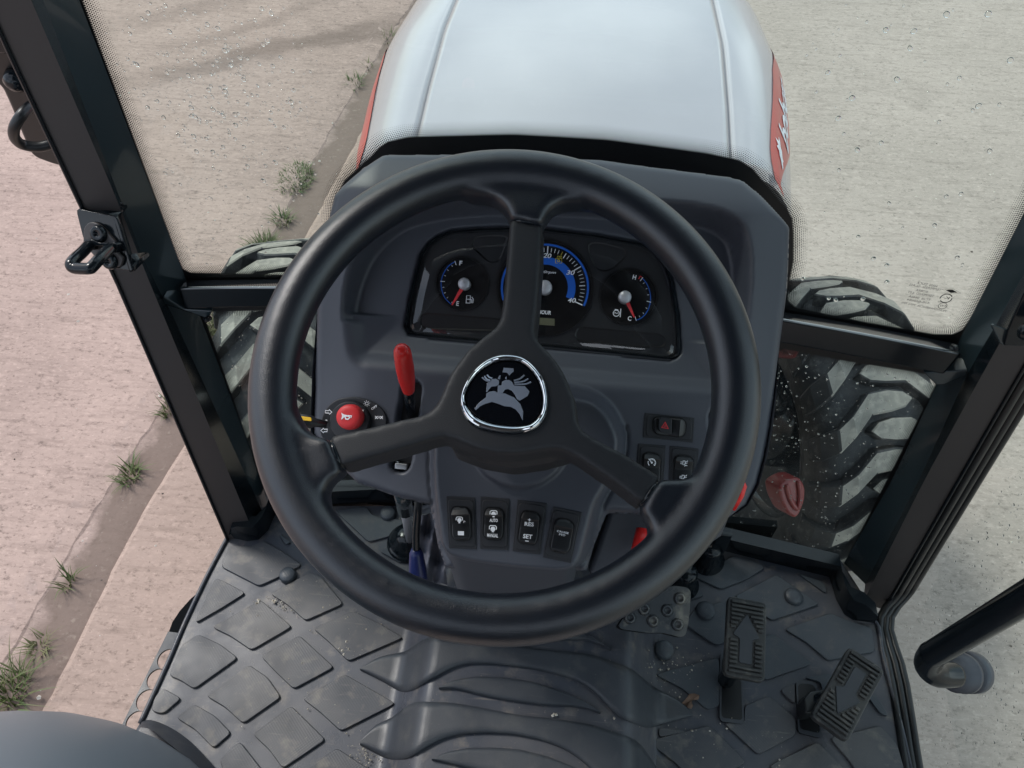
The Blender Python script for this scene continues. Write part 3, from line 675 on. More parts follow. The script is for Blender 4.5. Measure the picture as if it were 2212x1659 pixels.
# gusset between crossbar and right/left pillar
for pts, s in (([(1995, 806), (2020, 803), (2092, 800), (2088, 812), (2040, 832), (2022, 833)], 1), ([(397, 668), (352, 640), (345, 655), (420, 680), (450, 690), (458, 672)], -1)):
    q = [G(p, -.033) for p in pts]; MB().prism(q, (0, -1, 0), .02).out('gusset', M['frame'], T, bev=.002)
# small bolts
for p in ((2066, 752), (446, 690)):
    MB().lathe(G(p, -.040), (0, -.8, .6), [(0, .003), (.0028, .0025), (.0034, 0), (.0034, -.008)], 10).out('bolt', M['gloss'], T, smoothf=True)
# sill under the lower panes (raised lip of the floor)
def sill(inn, outr, label):
    A = [at_z(p, .002) for p in inn]; B = [at_z(p, .045) for p in outr]; Cc = [b+np.array([0, .02, 0]) for b in B]; D = [c-np.array([0, 0, .1]) for c in Cc]
    MB().strip(A, B).strip(B, Cc).strip(Cc, D).out('floor_sill', M['gloss'], T, smoothf=True, label=label)
sill(cr('J', [(700, 0), (895, 75), (1600, 250), (1645, 400), (1700, 500), (1760, 540), (1905, 560)]), cr('J', [(700, -60), (860, -18), (1680, 178), (1705, 300), (1765, 405), (1850, 440), (1930, 515)]), 'glossy black raised sill in front of the right pedals')
sill(cr('K', [(690, 290), (800, 315), (870, 305), (925, 250), (965, 160), (1240, 98), (1560, 85), (2000, 100)]), cr('K', [(700, 240), (740, 228), (830, 235), (890, 170), (945, 30), (1235, 25), (1560, 8), (2000, 20)]), 'black raised sill at the left front of the cab floor')
# front panel across under the dash
MB().box((X0, .262, -.01), .74, .012, .05).out('floor_riser', M['mattblack'], T)
MB().box((X0, .24, .20), .30, .02, .44).out('firewall', M['groove'], T)

# roof, rear posts and seat of the cab (out of frame; they shade the interior as in the real cab)
rz = 1.36; rp = [(-.53, .46), (.60, .46), (.60, -1.15), (-.53, -1.15)]
MB().prism([(x, y, rz+.10) for x, y in rp], (0, 0, 1), .10).out('cab_roof', M['roof'], T, bev=.03)
for x in (-.50, .57):
    MB().box((x, -1.10, .70), .06, .06, 1.5).out('rear_pillar', M['gloss'], T)
MB().box((X0, -1.1, .45), 1.1, .05, .9).out('rear_light_block', M['dash'], T)  # unseen panel added to close the rear and darken reflections
MB().box((X0, -.86, .36), .46, .42, .12).out('seat_cushion', M['seatcloth'], T, bev=.03, seg=3); MB().box((X0, -1.0, .72), .46, .12, .62, (1, 0, 0), (0, .97, .24)).out('seat_backrest', M['seatcloth'], T, bev=.04, seg=3)

# ---- glass with printed black border and dot fade
def polyx(p3): return [np.array([q[0], q[2]]) for q in p3]
def offset_open(P, d, closed=False):
    P = [np.asarray(p) for p in P]; o = []; n = len(P)
    for i in range(n):
        a = P[i-1] if (closed or i > 0) else P[i]; b = P[(i+1) % n] if (closed or i < n-1) else P[i]
        t = b-a; t = t/max(np.linalg.norm(t), 1e-9); o.append(P[i]+np.array([-t[1], t[0]])*d)
    return o
def densify(P, step, closed=False):
    P = [np.asarray(p) for p in P]; o = []
    for i in range(len(P) if closed else len(P)-1):
        a, b = P[i], P[(i+1) % len(P)]; n = max(1, int(np.linalg.norm(b-a)/step)); o += [a+(b-a)*j/n for j in range(n)]
    if not closed: o.append(P[-1])
    return o
def frit(pane, P, closed, inner_sign, width, rows=8, pitch=.0021):
    """P: opening outline in (x,z) on the screen surface; solid band outwards, dots inwards"""
    P = densify(P, .006, closed); Q = offset_open(P, -inner_sign*width, closed)
    A = [g3(p[0], p[1], -.0012) for p in P]; B = [g3(p[0], p[1], -.0012) for p in Q]
    if closed: A.append(A[0]); B.append(B[0])
    MB().strip(A, B).out('printed_border', M['ink'] if False else M['groove'], pane)
    V = []; F = []; tree = np.array(P)
    for r in range(rows):
        d = (r+.35)*pitch*.9; rad = pitch*lerp(.47, .15, r/(rows-1)); L = densify(offset_open(P, inner_sign*d, closed), 1e-3, closed); L = np.array(L)
        s = np.r_[0, np.cumsum(np.hypot(*np.diff(L, axis=0).T))]; u = np.arange((r % 2)*pitch/2, s[-1], pitch)
        for x, z in zip(np.interp(u, s, L[:, 0]), np.interp(u, s, L[:, 1])):
            if z > .97: continue
            k = len(V); V += [g3(x+rad*math.cos(a), z+rad*math.sin(a), -.0012) for a in (0, 1.05, 2.09, 3.14, 4.19, 5.24)]; F.append(tuple(range(k, k+6)))
    mobj('printed_dots', V, F, M['groove'], pane, kind='stuff')
def glass_pane(name, P, closed_pts, m, label):
    # P: (x,z) outline of pane -> grid fill by fan on the bowed surface
    bm = bmesh.new(); vs = [bm.verts.new(g3(*p)) for p in closed_pts]; bm.faces.new(vs)
    bmesh.ops.triangulate(bm, faces=bm.faces); 
    me = bpy.data.meshes.new(name); bm.to_mesh(me); bm.free()
    return mobj(name, None, None, m, T, me=me, label=label)
opn = [(150, -60), (179, 0), (386, 558), (396, 580), (412, 588), (620, 593), (700, 592), (712, 580), (716, 560), (718, 520), (721, 492), (724, 440), (731, 418), (745, 389), (804, 335), (820, 318), (839, 305), (883, 295), (1110, 289), (1307, 300), (1528, 330), (1597, 345), (1626, 364), (1700, 453), (1710, 470), (1713, 500), (1713, 560), (1700, 630), (1702, 650), (1720, 664), (1861, 693), (2017, 721), (2057, 721), (2079, 711), (2100, 680), (2212, 461), (2330, 220)]
opn3 = polyx([G(p) for p in opn])
left_top = np.array([opn3[0][0]+.03, 1.36]); right_top = np.array([opn3[-1][0]-.02, 1.36])
full = [opn3[0]+(opn3[0]-opn3[1])*3]+opn3+[opn3[-1]+(opn3[-1]-opn3[-2])*1.5]
bnd = offset_open(densify(full, .03), -.022)
zt = 1.42
xl, xr = bnd[0][0]+.02, bnd[-1][0]-.02
# pane as vertical columns so it follows the bow
lowpts = np.array(densify(full, .01)); xsn = np.linspace(min(p[0] for p in full)-.02, max(p[0] for p in full)+.02, 90); V = []; F = []
def pane_low(x):
    # lowest z of the opening outline near x minus margin
    zc = []
    for a, b in zip(lowpts[:-1], lowpts[1:]):
        if (a[0]-x)*(b[0]-x) <= 0 and a[0] != b[0]: zc.append(a[1]+(b[1]-a[1])*(x-a[0])/(b[0]-a[0]))
    return (min(zc) if zc else .45)
for x in xsn:
    zl = pane_low(x)-.016
    for j in range(6): V.append(g3(x, lerp(zl, zt, j/5)))
for i in range(89):
    for j in range(5): F.append((i*6+j, (i+1)*6+j, (i+1)*6+j+1, i*6+j+1))
WS = mobj('windscreen', V, F, M['glass'], T, smoothf=True, label='large tinted windscreen with black dotted border')
frit(WS, opn3, False, 1, .030)
# lower panes
ll = polyx([G(p) for p in [(444, 690), (441, 676), (449, 671), (700, 668), (905, 668), (905, 1050), (690, 1056), (600, 1062), (560, 1020), (532, 941)]])
lr = polyx([G(p) for p in cr('N', [(175, 222), (185, 212), (560, 285), (1040, 362), (1085, 385), (1093, 405), (1080, 445), (545, 1490), (530, 1505), (500, 1490), (0, 1365), (-350, 1275), (-350, 190)])])
def lowpane(P, sgn, label):
    f = fillet(P, .004); bm = bmesh.new(); vs = [bm.verts.new(g3(*p)) for p in offset_open(f, -sgn*.006, True)]; bm.faces.new(vs); bmesh.ops.triangulate(bm, faces=bm.faces)
    me = bpy.data.meshes.new('lower_pane'); bm.to_mesh(me); bm.free(); o = mobj('lower_pane', None, None, M['lowglass'], T, me=me, label=label)
    frit(o, f, True, sgn, .016, rows=7); return o
def area(P): return sum(a[0]*b[1]-b[0]*a[1] for a, b in zip(P, P[1:]+P[:1]))
LLP = lowpane(ll, 1 if area(ll) > 0 else -1, 'small lower left pane'); LRP = lowpane(lr, 1 if area(lr) > 0 else -1, 'lower right pane sprinkled with raindrops')

# raindrops: tiny flattened domes on the outer face
def drops(parent, pts, rads, nrm, name='raindrops', squash=.5):
    base = bmesh.new(); bmesh.ops.create_icosphere(base, subdivisions=2, radius=1); bv = np.array([v.co[:] for v in base.verts]); bf = [tuple(v.index for v in f.verts) for f in base.faces]; base.free()
    V = []; F = []
    for p, r in zip(pts, rads):
        n = Vector(nrm(p)).normalized(); a = n.orthogonal().normalized(); b = n.cross(a); Mx = np.array([a, b, n]).T
        k = len(V); sc = np.array([r*random.uniform(.8, 1.1), r*random.uniform(.9, 1.25), r*squash]); V += list((bv*sc)@Mx.T+np.asarray(p)); F += [tuple(i+k for i in f) for f in bf]
    return mobj(name, V, F, M['drop'], parent, smoothf=True, kind='stuff')
def inside(p, poly): return sdf([p], poly)[0] < -.006
nrm = lambda p: (-.28*(p[0]-X0), -1, .10)
def scatter(poly, n, rmin, rmax, off=.003):
    P = np.array(poly); lo, hi = P.min(0), P.max(0); o = []; rr = []
    C_ = rng.uniform(lo, hi, (n*4, 2)); s = sdf(C_, P); C_ = C_[s < -.008][:n]
    for x, z in C_: o.append(g3(x, z, off)); rr.append(rmin+(rmax-rmin)*rng.random()**4)
    return o, rr
p, r = scatter(lr, 620, .0006, .0018); drops(LRP, p, r, nrm)
p, r = scatter(ll, 520, .0005, .0013); drops(LLP, p, r, nrm)
pp = []; rr = []
for _ in range(420):      # denser patch on the left half of the windscreen
    q = (random.gauss(470, 120), random.gauss(190, 110)); 
    if not (225 < q[0] < 690 and 0 < q[1] < 575): continue
    pp.append(G(q, .003)); rr.append(.0007+.0019*random.random()**3)
for _ in range(260):
    q = (random.uniform(230, 690), random.uniform(0, 575)); pp.append(G(q, .003)); rr.append(.0005+.001*random.random()**3)
for _ in range(90):
    q = (random.uniform(1740, 2180), random.uniform(0, 690)); pp.append(G(q, .003)); rr.append(.0006+.0022*random.random()**4)
for q in cr('Q', [(918, 412), (1340, 548), (1005, 162), (685, 508), (1505, 312), (795, 1340), (865, 1375), (1230, 1335), (865, 1462), (1390, 72), (1175, 75), (740, 1550), (600, 1556), (430, 1445)]):
    pp.append(G(q, .003)); rr.append(.0026)
pp_ok = [(a, b) for a, b in zip(pp, rr) if inside((a[0], a[2]), [left_top]+opn3+[right_top])]
drops(WS, [a for a, _ in pp_ok], [b for _, b in pp_ok], nrm)

# glass maker's print, mirrored because it reads from outside
GF = Frame(G((2000, 640), -.0014), (1, -.28*.45, 0), (0, .1, 1))
def gtext(body, a, b, hp):
    A, B = cr('V', [a, b]); hgt = hp/9.217*.8641/FL*.95
    return text('glass_print', body, GF, A, B, hgt*1.1, M['ink'], WS, weight=-.005)
for body, a, b, hp in (('HAN  DUCK', (1300, 725), (835, 635), 55), ('TEMPERED  GLASS', (1395, 808), (665, 678), 50), ('KOREA', (1080, 850), (815, 802), 50), ('TEMPERED  6.0T', (1225, 950), (625, 850), 52),
                       ('TC26  0646A', (1150, 1035), (650, 945), 50), ('43R-010684', (1130, 1105), (610, 1020), 48), ('TRANSPARENCIA  MIN 70%', (1520, 1295), (480, 1085), 45), ('VIII', (1410, 1075), (1325, 1065), 36), ('K', (1570, 1000), (1470, 975), 60), ('E43', (1505, 1165), (1380, 1165), 45)):
    gtext(body, a, b, hp)
def gring(c, r, w, arc=(0, 2*math.pi)):
    c = GF.px(cr('V', [c])[0]); r = r/9.217*.8641/FL*.97; w = w/9.217*.8641/FL; n = 28
    A = [GF.w((c[0]+(r-w)*math.cos(lerp(*arc, i/n)), c[1]+(r-w)*math.sin(lerp(*arc, i/n)))) for i in range(n+1)]; B = [GF.w((c[0]+(r+w)*math.cos(lerp(*arc, i/n)), c[1]+(r+w)*math.sin(lerp(*arc, i/n)))) for i in range(n+1)]
    MB().strip(A, B).out('glass_print', M['ink'], WS)
gring((1520, 975), 105, 9, (.6, 3.4)); gring((1520, 975), 105, 9, (3.9, 6.5)); gring((1443, 1148), 76, 5)
dm = [GF.px(p) for p in cr('V', [(1420, 768), (1680, 750), (1870, 858), (1620, 872)])]; c_ = sum(dm)/4
MB().strip([GF.w(p) for p in dm+dm[:1]], [GF.w(c_+(p-c_)*.93) for p in dm+dm[:1]]).out('glass_print', M['ink'], WS)
mobj('glass_print', [GF.w(c_+(p-c_)*.62) for p in dm], [(0, 1, 2, 3)], M['ink'], WS)
# ---- cab floor: rubber mat with a hump, raised pads
def hump(x, y):
    u = abs(x-X0); return .082*smooth((.185-u)/.060)
def Bz(p, lift=0.0):
    z = 0.; 
    for _ in range(14): q = at_z(p, z); z = .6*z+.4*(float(hump(q[0], q[1]))+lift)
    return q
mo = [at_z(p, 0)[:2] for p in cr('K', [(690, 275), (560, 520), (430, 800), (330, 1030), (170, 1385)])]+[np.array([-.52, -.30]), np.array([.62, -.30])]+[at_z(p, 0)[:2] for p in cr('J', [(2215, 1640), (2060, 1000), (1960, 640), (1925, 520)])]+[np.array([.50, .22]), np.array([.2, .245]), np.array([-.15, .245]), np.array([-.42, .215])]
xs_ = np.linspace(-.56, .64, 170); ys_ = np.linspace(-.32, .25, 80)
mo_a = np.array(mo)
def clampx(y):
    xsn = []
    for i in range(len(mo_a)):
        a, b = mo_a[i], mo_a[(i+1) % len(mo_a)]
        if (a[1]-y)*(b[1]-y) <= 0 and abs(a[1]-b[1]) > 1e-9: xsn.append(a[0]+(b[0]-a[0])*(y-a[1])/(b[1]-a[1]))
    return (min(xsn), max(xsn)) if len(xsn) > 1 else (-.42, .5)
V = []; F = []; nx = 171
ysm = np.linspace(-.299, .2445, 90)
for y in ysm:
    a, b = clampx(y)
    for i in range(nx):
        x = lerp(a, b, i/(nx-1)); V.append((x, y, float(hump(x, y))))
for j in range(len(ysm)-1):
    for i in range(nx-1): F.append((j*nx+i, j*nx+i+1, (j+1)*nx+i+1, (j+1)*nx+i))
k0 = len(V)
for j in range(len(ysm)):
    for i in (0, nx-1): x, y, z = V[j*nx+i]; V.append((x+(-.002 if i == 0 else .002), y, -.035))
for j in range(len(ysm)-1):
    F.append((j*nx, (j+1)*nx, k0+2*j+2, k0+2*j)); F.append((j*nx+nx-1, k0+2*j+1, k0+2*j+3, (j+1)*nx+nx-1))
FM = mobj('floor_mat', V, F, M['mat'], T, label='black rubber floor mat with raised diamond pads, dusty on the left')
for p in FM.data.polygons[:(len(ysm)-1)*(nx-1)]: p.use_smooth = True
PADH = .0045
def pad(pts, m='tile', name='pad'):
    q = [at_z(p, PADH) for p in pts]; q = fillet(q, .006, 3)
    a, b = q, None
    return MB().prism(q, (0, 0, 1), PADH+.0003, 1.006).out(name, M[m], FM, bev=.0011, seg=2)
K_ = lambda l: cr('K', l); J_ = lambda l: cr('J', l)
for l in ([(700, 340), (830, 345), (890, 310), (1000, 370), (1125, 455), (980, 530), (870, 580), (645, 465), (665, 400)], [(610, 533), (660, 550), (790, 620), (640, 715), (490, 800), (550, 660)],
          [(1170, 500), (1235, 520), (1370, 685), (1145, 785), (1040, 690), (935, 625)], [(880, 662), (1065, 820), (825, 960), (700, 875), (590, 822), (770, 725)],
          [(1430, 728), (1580, 800), (1725, 885), (1400, 1025), (1290, 915), (1190, 830)], [(510, 865), (640, 925), (745, 1005), (485, 1190), (400, 1135), (335, 1110), (410, 930)],
          [(1110, 872), (1315, 1060), (1075, 1190), (960, 1080), (880, 995)], [(810, 1045), (920, 1120), (1000, 1238), (775, 1395), (665, 1295), (555, 1230)],
          [(1380, 1103), (1680, 1275), (1355, 1440), (1230, 1325), (1125, 1245)], [(300, 1183), (410, 1245), (300, 1338), (230, 1320), (250, 1240)],
          [(485, 1278), (610, 1350), (705, 1450), (600, 1542), (490, 1430), (375, 1358)], [(1060, 1288), (1265, 1490), (1010, 1662), (930, 1550), (832, 1458)],
          [(755, 1498), (905, 1690), (720, 1830), (635, 1610)], [(1330, 1538), (1560, 1690), (1420, 1850), (1170, 1700), (1190, 1640)]):
    pad(K_(l))
for l in ([(1315, 128), (1510, 110), (1535, 155), (1580, 172), (1732, 190), (1680, 275), (1520, 318)], [(1583, 372), (1722, 330), (1716, 445)], [(985, 268), (1060, 320), (1030, 335)]):
    pad(K_(l), 'tilestuds')
for l in ([(960, 105), (1130, 150), (1165, 185), (1050, 260), (870, 330), (675, 240), (740, 160), (860, 150), (915, 125)], [(1245, 230), (1300, 270), (1535, 430), (1210, 542), (1080, 440), (958, 380)],
          [(1390, 225), (1570, 285), (1585, 362)], [(1610, 490), (1740, 545), (1885, 590), (1907, 752), (1590, 812), (1450, 690), (1300, 600)], [(640, 280), (765, 370), (600, 425)],
          [(880, 410), (1000, 480), (1000, 640), (840, 710), (730, 640), (620, 560), (690, 470)], [(1215, 628), (1490, 832), (1175, 945), (980, 810), (1050, 700)],
          [(845, 793), (860, 830), (865, 1115), (780, 1145), (610, 1000), (425, 905)], [(1030, 1120), (1190, 1050), (1372, 1200), (1372, 1312), (1120, 1447), (1000, 1335), (888, 1232), (1026, 1240)],
          [(1265, 1010), (1368, 965), (1372, 1110)], [(1430, 925), (1600, 900), (1660, 930), (1560, 1060), (1545, 955)], [(1820, 1000), (1930, 1065), (2003, 1190), (1945, 1170)],
          [(1605, 1335), (1945, 1250), (2060, 1380), (2140, 1660), (1860, 1680), (1740, 1490)], [(790, 1250), (1040, 1497), (900, 1570), (700, 1640), (560, 1500), (380, 1362), (450, 1335)],
          [(1520, 1360), (1700, 1540), (1650, 1690), (1330, 1690), (1195, 1520)], [(350, 1400), (450, 1450), (640, 1690), (350, 1690)], [(452, 1262), (640, 1290), (450, 1330)]):
    pad(J_(l), 'tile' if l[0][1] > 1000 else 'tilestuds')
# pads that ride over the hump
def humppad(up, lo, m='matdark', n=56):
    U = np.array([Bz(p, PADH) for p in cr('L', up)]); Lw = np.array([Bz(p, PADH) for p in cr('L', lo)])
    x0, x1 = max(U[:, 0].min(), Lw[:, 0].min()), min(U[:, 0].max(), Lw[:, 0].max())
    U = U[np.argsort(U[:, 0])]; Lw = Lw[np.argsort(Lw[:, 0])]; V = []; F = []; R = 8
    X = np.linspace(x0, x1, n)
    sU = np.interp(X, U[:, 0], U[:, 1]); sL = np.interp(X, Lw[:, 0], Lw[:, 1])
    ker = np.array([1, 2, 1])/4.
    for _ in range(2): sU[1:-1] = np.convolve(sU, ker, 'valid'); sL[1:-1] = np.convolve(sL, ker, 'valid')
    for x, a, b in zip(X, sU, sL):
        if a-b < .0015: a = b+.0015
        V.append((x, b, float(hump(x, b))-.001))
        for j in range(R): y = lerp(b+.0005, a-.0005, j/(R-1)); V.append((x, y, float(hump(x, y))+PADH*1.6*(.8 if j in (0, R-1) else 1)))
        V.append((x, a, float(hump(x, a))-.001))
    w_ = R+2
    for i in range(n-1):
        for j in range(w_-1): F.append((i*w_+j, (i+1)*w_+j, (i+1)*w_+j+1, i*w_+j+1))
    return mobj('pad', V, F, M[m], FM, smoothf=True)
humppad([(0, 475), (120, 390), (360, 320), (700, 292), (950, 290), (1210, 335), (1600, 375), (1750, 430), (1900, 500), (2050, 600), (2212, 690), (2300, 780)],
        [(0, 482), (180, 570), (270, 625), (385, 625), (480, 560), (600, 480), (720, 440), (880, 437), (1150, 465), (1300, 495), (1480, 545), (1600, 610), (1720, 740), (1820, 840), (1950, 880), (2060, 862), (2295, 802)])
humppad([(545, 608), (640, 555), (800, 527), (1000, 533), (1200, 565), (1400, 630), (1560, 700), (1665, 778)], [(545, 612), (660, 612), (850, 660), (1000, 690), (1250, 725), (1480, 735), (1580, 755), (1662, 782)])
humppad([(0, 985), (40, 900), (130, 850), (280, 760), (330, 722), (450, 705), (620, 705), (800, 735), (1100, 795), (1400, 825), (1600, 860), (1750, 910), (1880, 960), (1960, 1010), (2060, 1160)],
        [(0, 1000), (180, 1090), (340, 1105), (450, 1020), (560, 960), (700, 925), (850, 917), (1050, 925), (1250, 965), (1400, 1020), (1500, 1080), (1600, 1165), (1750, 1330), (1850, 1400), (2060, 1420)])
humppad([(495, 1098), (600, 1050), (750, 1020), (930, 1018), (1100, 1030), (1300, 1080), (1500, 1161), (1650, 1280)], [(495, 1104), (700, 1150), (900, 1200), (1200, 1255), (1450, 1300), (1650, 1330)])
humppad([(1100, 272), (1250, 235), (1460, 215), (1600, 250), (1735, 342)], [(1100, 300), (1250, 282), (1460, 275), (1560, 275), (1650, 305), (1735, 348)])
humppad([(-340, 470), (-200, 440), (0, 440)], [(-340, 475), (-200, 480), (0, 460)]) if False else None
# studs
def stud(crop, c, r, z=0):
    q = at_z(cr(crop, [c])[0], .012+z); R_ = r/CR[crop][2]*.8641/FL*np.linalg.norm(q-CP)*.95
    MB().lathe((q[0], q[1], z), (0, 0, 1), [(R_*1.08, 0), (R_*1.08, .006), (R_*1.0, .0095), (R_*.9, .011), (R_*.3, .0116), (0, .0116)], 36).out('stud', M['tilestuds'], FM, smoothf=True)
for c, r in (((770, 465), 60), ((1365, 370), 54), ((490, 730), 60)): stud('J', c, r)
for c, r in (((1035, 505), 45), ((1350, 275), 40), ((1570, 438), 38), ((1632, 140), 45)): stud('K', c, r)
# door sill edge (thin raised bead on the left and right edge of the mat)
for pts, nm in ((K_([(690, 280), (560, 525), (430, 800), (330, 1035), (165, 1395)]), 'l'), (J_([(1905, 545), (1935, 600), (1965, 800), (2060, 1160), (2180, 1640)]), 'r')):
    MB().tube([at_z(p, .002) for p in spline(pts, 30)], .0032, 8).out('edge_bead', M['mat'], FM, smoothf=True)
# platform under the mat
MB().prism([(x*.985+.0005, y, -.036) for x, y in [tuple(p) for p in mo]], (0, 0, 1), .05).out('cab_floor', M['gloss'], T)
# door sill plate on the right side, then the door seals
# perforated step plate on the left
sp = [at_z(p, -.06)[:2] for p in cr('P', [(1340, 570), (1560, 600), (1500, 700), (1110, 1420), (920, 1420)])]
SF = Frame((0, 0, -.06), (1, 0, 0), (0, 1, 0))
holes = []
for c in ((1338, 790), (1255, 950), (1172, 1118), (1090, 1292)):
    q = at_z(cr('P', [c])[0], -.06)[:2]; holes.append(circle(q, .0155, 28))
plate('step_plate', SF, [sp]+holes, 0, .004, M['matdark'], T, label='dark steel step plate with round holes beside the left floor edge')
sa = [at_z(p, -.075) for p in cr('P', [(1338, 575), (1370, 490), (1430, 400), (1520, 300), (1640, 205), (1700, 170), (1700, 640), (1470, 640)])]
MB().prism(sa, (0, 0, 1), .06).out('step_bracket', M['mattblack'], T, bev=.003, label='black curved step bracket under the left floor edge')

# dirt and leaf on the mat
V = []; F = []
def crumb(q, s, r):
    k = len(V); a0 = r.uniform(0, 6); n = 5
    for j in range(n): a = a0+j*2*math.pi/n; rr = s*r.uniform(.6, 1.1); V.append((q[0]+rr*math.cos(a), q[1]+rr*math.sin(a), q[2]-.0004))
    V.append((q[0], q[1], q[2]+s*r.uniform(.5, 1.)))
    for j in range(n): F.append((k+j, k+(j+1) % n, k+n))
r_ = random.Random(3)
def cl(crop, cx, cy, sx, sy, n, smin=.0006, smax=.0024):
    for _ in range(n):
        p = cr(crop, [(r_.gauss(cx, sx), r_.gauss(cy, sy))])[0]; q = Bz(p, PADH); crumb(q, lerp(smin, smax, r_.random()**4), r_)
cl('J', 560, 850, 110, 45, 55); cl('J', 500, 1000, 100, 130, 40); cl('J', 650, 1250, 250, 120, 26); cl('J', 950, 1150, 60, 60, 14); cl('K', 1250, 800, 220, 130, 45); cl('K', 980, 670, 30, 25, 24, .0008, .0032)
cl('K', 1400, 950, 30, 30, 10, .001, .003); cl('K', 900, 1200, 400, 260, 60, .0005, .0016); cl('K', 1500, 1560, 60, 50, 55, .0008, .0025); cl('J', 1300, 1450, 200, 100, 12)
cl('L', 1350, 790, 18, 3, 3, .0018, .0026); cl('K', 860, 750, 10, 10, 4, .001, .003); cl('K', 855, 675, 14, 10, 9, .001, .004)
dc = mobj('dirt_crumbs', V, F, M['crumb']); dc['kind'] = 'stuff'; dc['label'] = 'pale grit and dirt crumbs scattered over the floor mat'; dc['category'] = 'dirt'
lf = Frame(at_z(cr('J', [(660, 1085)])[0], .006), (1, .2, .1), (0, 1, .25))
lp = [lf.px(p) for p in cr('J', [(600, 1105), (640, 1062), (655, 1040), (690, 1038), (722, 1050), (715, 1078), (690, 1070), (670, 1092), (680, 1120), (665, 1142), (640, 1130), (625, 1108)])]
bm = bmesh.new(); vs = [bm.verts.new(lf.w(p, .002*math.sin(i*2.1))) for i, p in enumerate(lp)]; f_ = bm.faces.new(vs); bmesh.ops.poke(bm, faces=[f_])
for v in bm.verts: v.co.z += .003*random.random()
me = bpy.data.meshes.new('dry_leaf'); bm.to_mesh(me); bm.free()
o = mobj('dry_leaf', None, None, M['leaf'], None, me=me); sm = o.modifiers.new('s', 'SOLIDIFY'); sm.thickness = .0005; o['label'] = 'curled brown dry leaf on the mat left of the pedals'; o['category'] = 'leaf'

# ---- pedals
def pedal_frame(crop, top, bot, z, tilt=.25):
    a, b = [at_z(p, z) for p in cr(crop, [top, bot])]
    Y = a-b; Y = Y/np.linalg.norm(Y); Yt = Y+np.array([0, 0, tilt]); X = np.cross(Yt, [0, 0, 1]); c = (a+b)/2
    L = np.linalg.norm(a-b); return Frame(c, X, Yt), L
def pw_(crop, a, b, z): a, b = [at_z(p, z) for p in cr(crop, [a, b])]; return float(np.linalg.norm(a-b))
def rubber_pedal(fr, L, Wd, arrow_up, label):
    P = sub('pedal', tuple(fr.O), T, label)
    prism('pad_base', fr, [(-Wd/2, -L/2), (Wd/2, -L/2), (Wd/2, L/2), (-Wd/2, L/2)], 0, .012, M['pedal'], P, r=.008, bev=.002)
    s = 1 if arrow_up else -1
    ar = [(0, .30), (.34, .02), (.16, -.02), (.16, -.32), (-.16, -.32), (-.16, -.02), (-.34, .02)]
    ar = [(x*Wd, y*L*s) for x, y in ar]
    prism('arrow', fr, fillet(ar, .003), .0018, .0022, M['matdark'], P, bev=.0006)
    n = 17
    for i in range(n):
        y = lerp(-L/2+.007, L/2-.007, i/(n-1)); yy = y/L*s; ww = Wd/2-.005
        if yy > .30 or yy < -.34: segs = [(-ww, ww)]
        else:
            hw = (.16 if yy < -.01 else .34*(1-(yy-.02)/.28) if yy > .02 else .34)*Wd+.003
            segs = [(-ww, -hw), (hw, ww)] if ww-hw > .003 else []
        for a, b in segs: MB().prism([fr.w(p, .0042) for p in ((a, y-.0017), (b, y-.0017), (b, y+.0017), (a, y+.0017))], fr.N, .0045, 1.05).out('rib', M['pedal'], P, bev=.0006, seg=1)
    return P
f1, L1 = pedal_frame('J', (1040, 408), (1036, 928), .085, .12)
P1 = rubber_pedal(f1, L1, pw_('J', (902, 700), (1168, 700), .085), True, 'black rubber pedal with an arrow pointing forwards')
f2, L2 = pedal_frame('J', (1850, 800), (1602, 1270), .07, .05)
P2 = rubber_pedal(f2, L2, pw_('J', (1600, 985), (1865, 1110), .07), False, 'tilted black rubber pedal with an arrow pointing backwards')
# slots and arms
def slot(pts, arm, fr):
    q = fillet([at_z(p, .0051) for p in pts], .005); MB().prism(q, (0, 0, 1), .004).out('pedal_slot', M['groove'], T, bev=.0008)
    q2 = [np.array([p[0], p[1], .0056]) for p in q]; c = sum(q2)/len(q2)
    V_ = q2+[c+(p-c)*.86 for p in q2]; k = len(q2); 
    MB().add(V_+[], [(i, (i+1) % k, k+(i+1) % k, k+i) for i in range(k)]).out('slot_rim', M['matdark'], T)
    a, b = [at_z(p, z) for p, z in arm]; MB().tube([a, lerp(a, b, .4)+np.array([0, 0, .012]), b], .011, 10).out('pedal_arm', M['gloss'], T, smoothf=True)
slot(J_([(865, 760), (930, 760), (1015, 940), (1025, 1230), (1010, 1242), (875, 1225), (860, 1200)]), [(J_([(900, 950)])[0], .01), (J_([(985, 800)])[0], .07)], f1)
slot(J_([(1375, 965), (1395, 945), (1490, 955), (1515, 985), (1548, 1320), (1535, 1335), (1390, 1300)]), [(J_([(1440, 1120)])[0], .01), (J_([(1640, 1080)])[0], .058)], f2)
bx = [at_z(p, .045) for p in J_([(1425, 1070), (1470, 1020), (1600, 1000), (1560, 1080), (1510, 1160), (1440, 1170)])]; MB().prism(bx, (0, 0, 1), .035).out('pedal_arm', M['seal'], T, bev=.003)
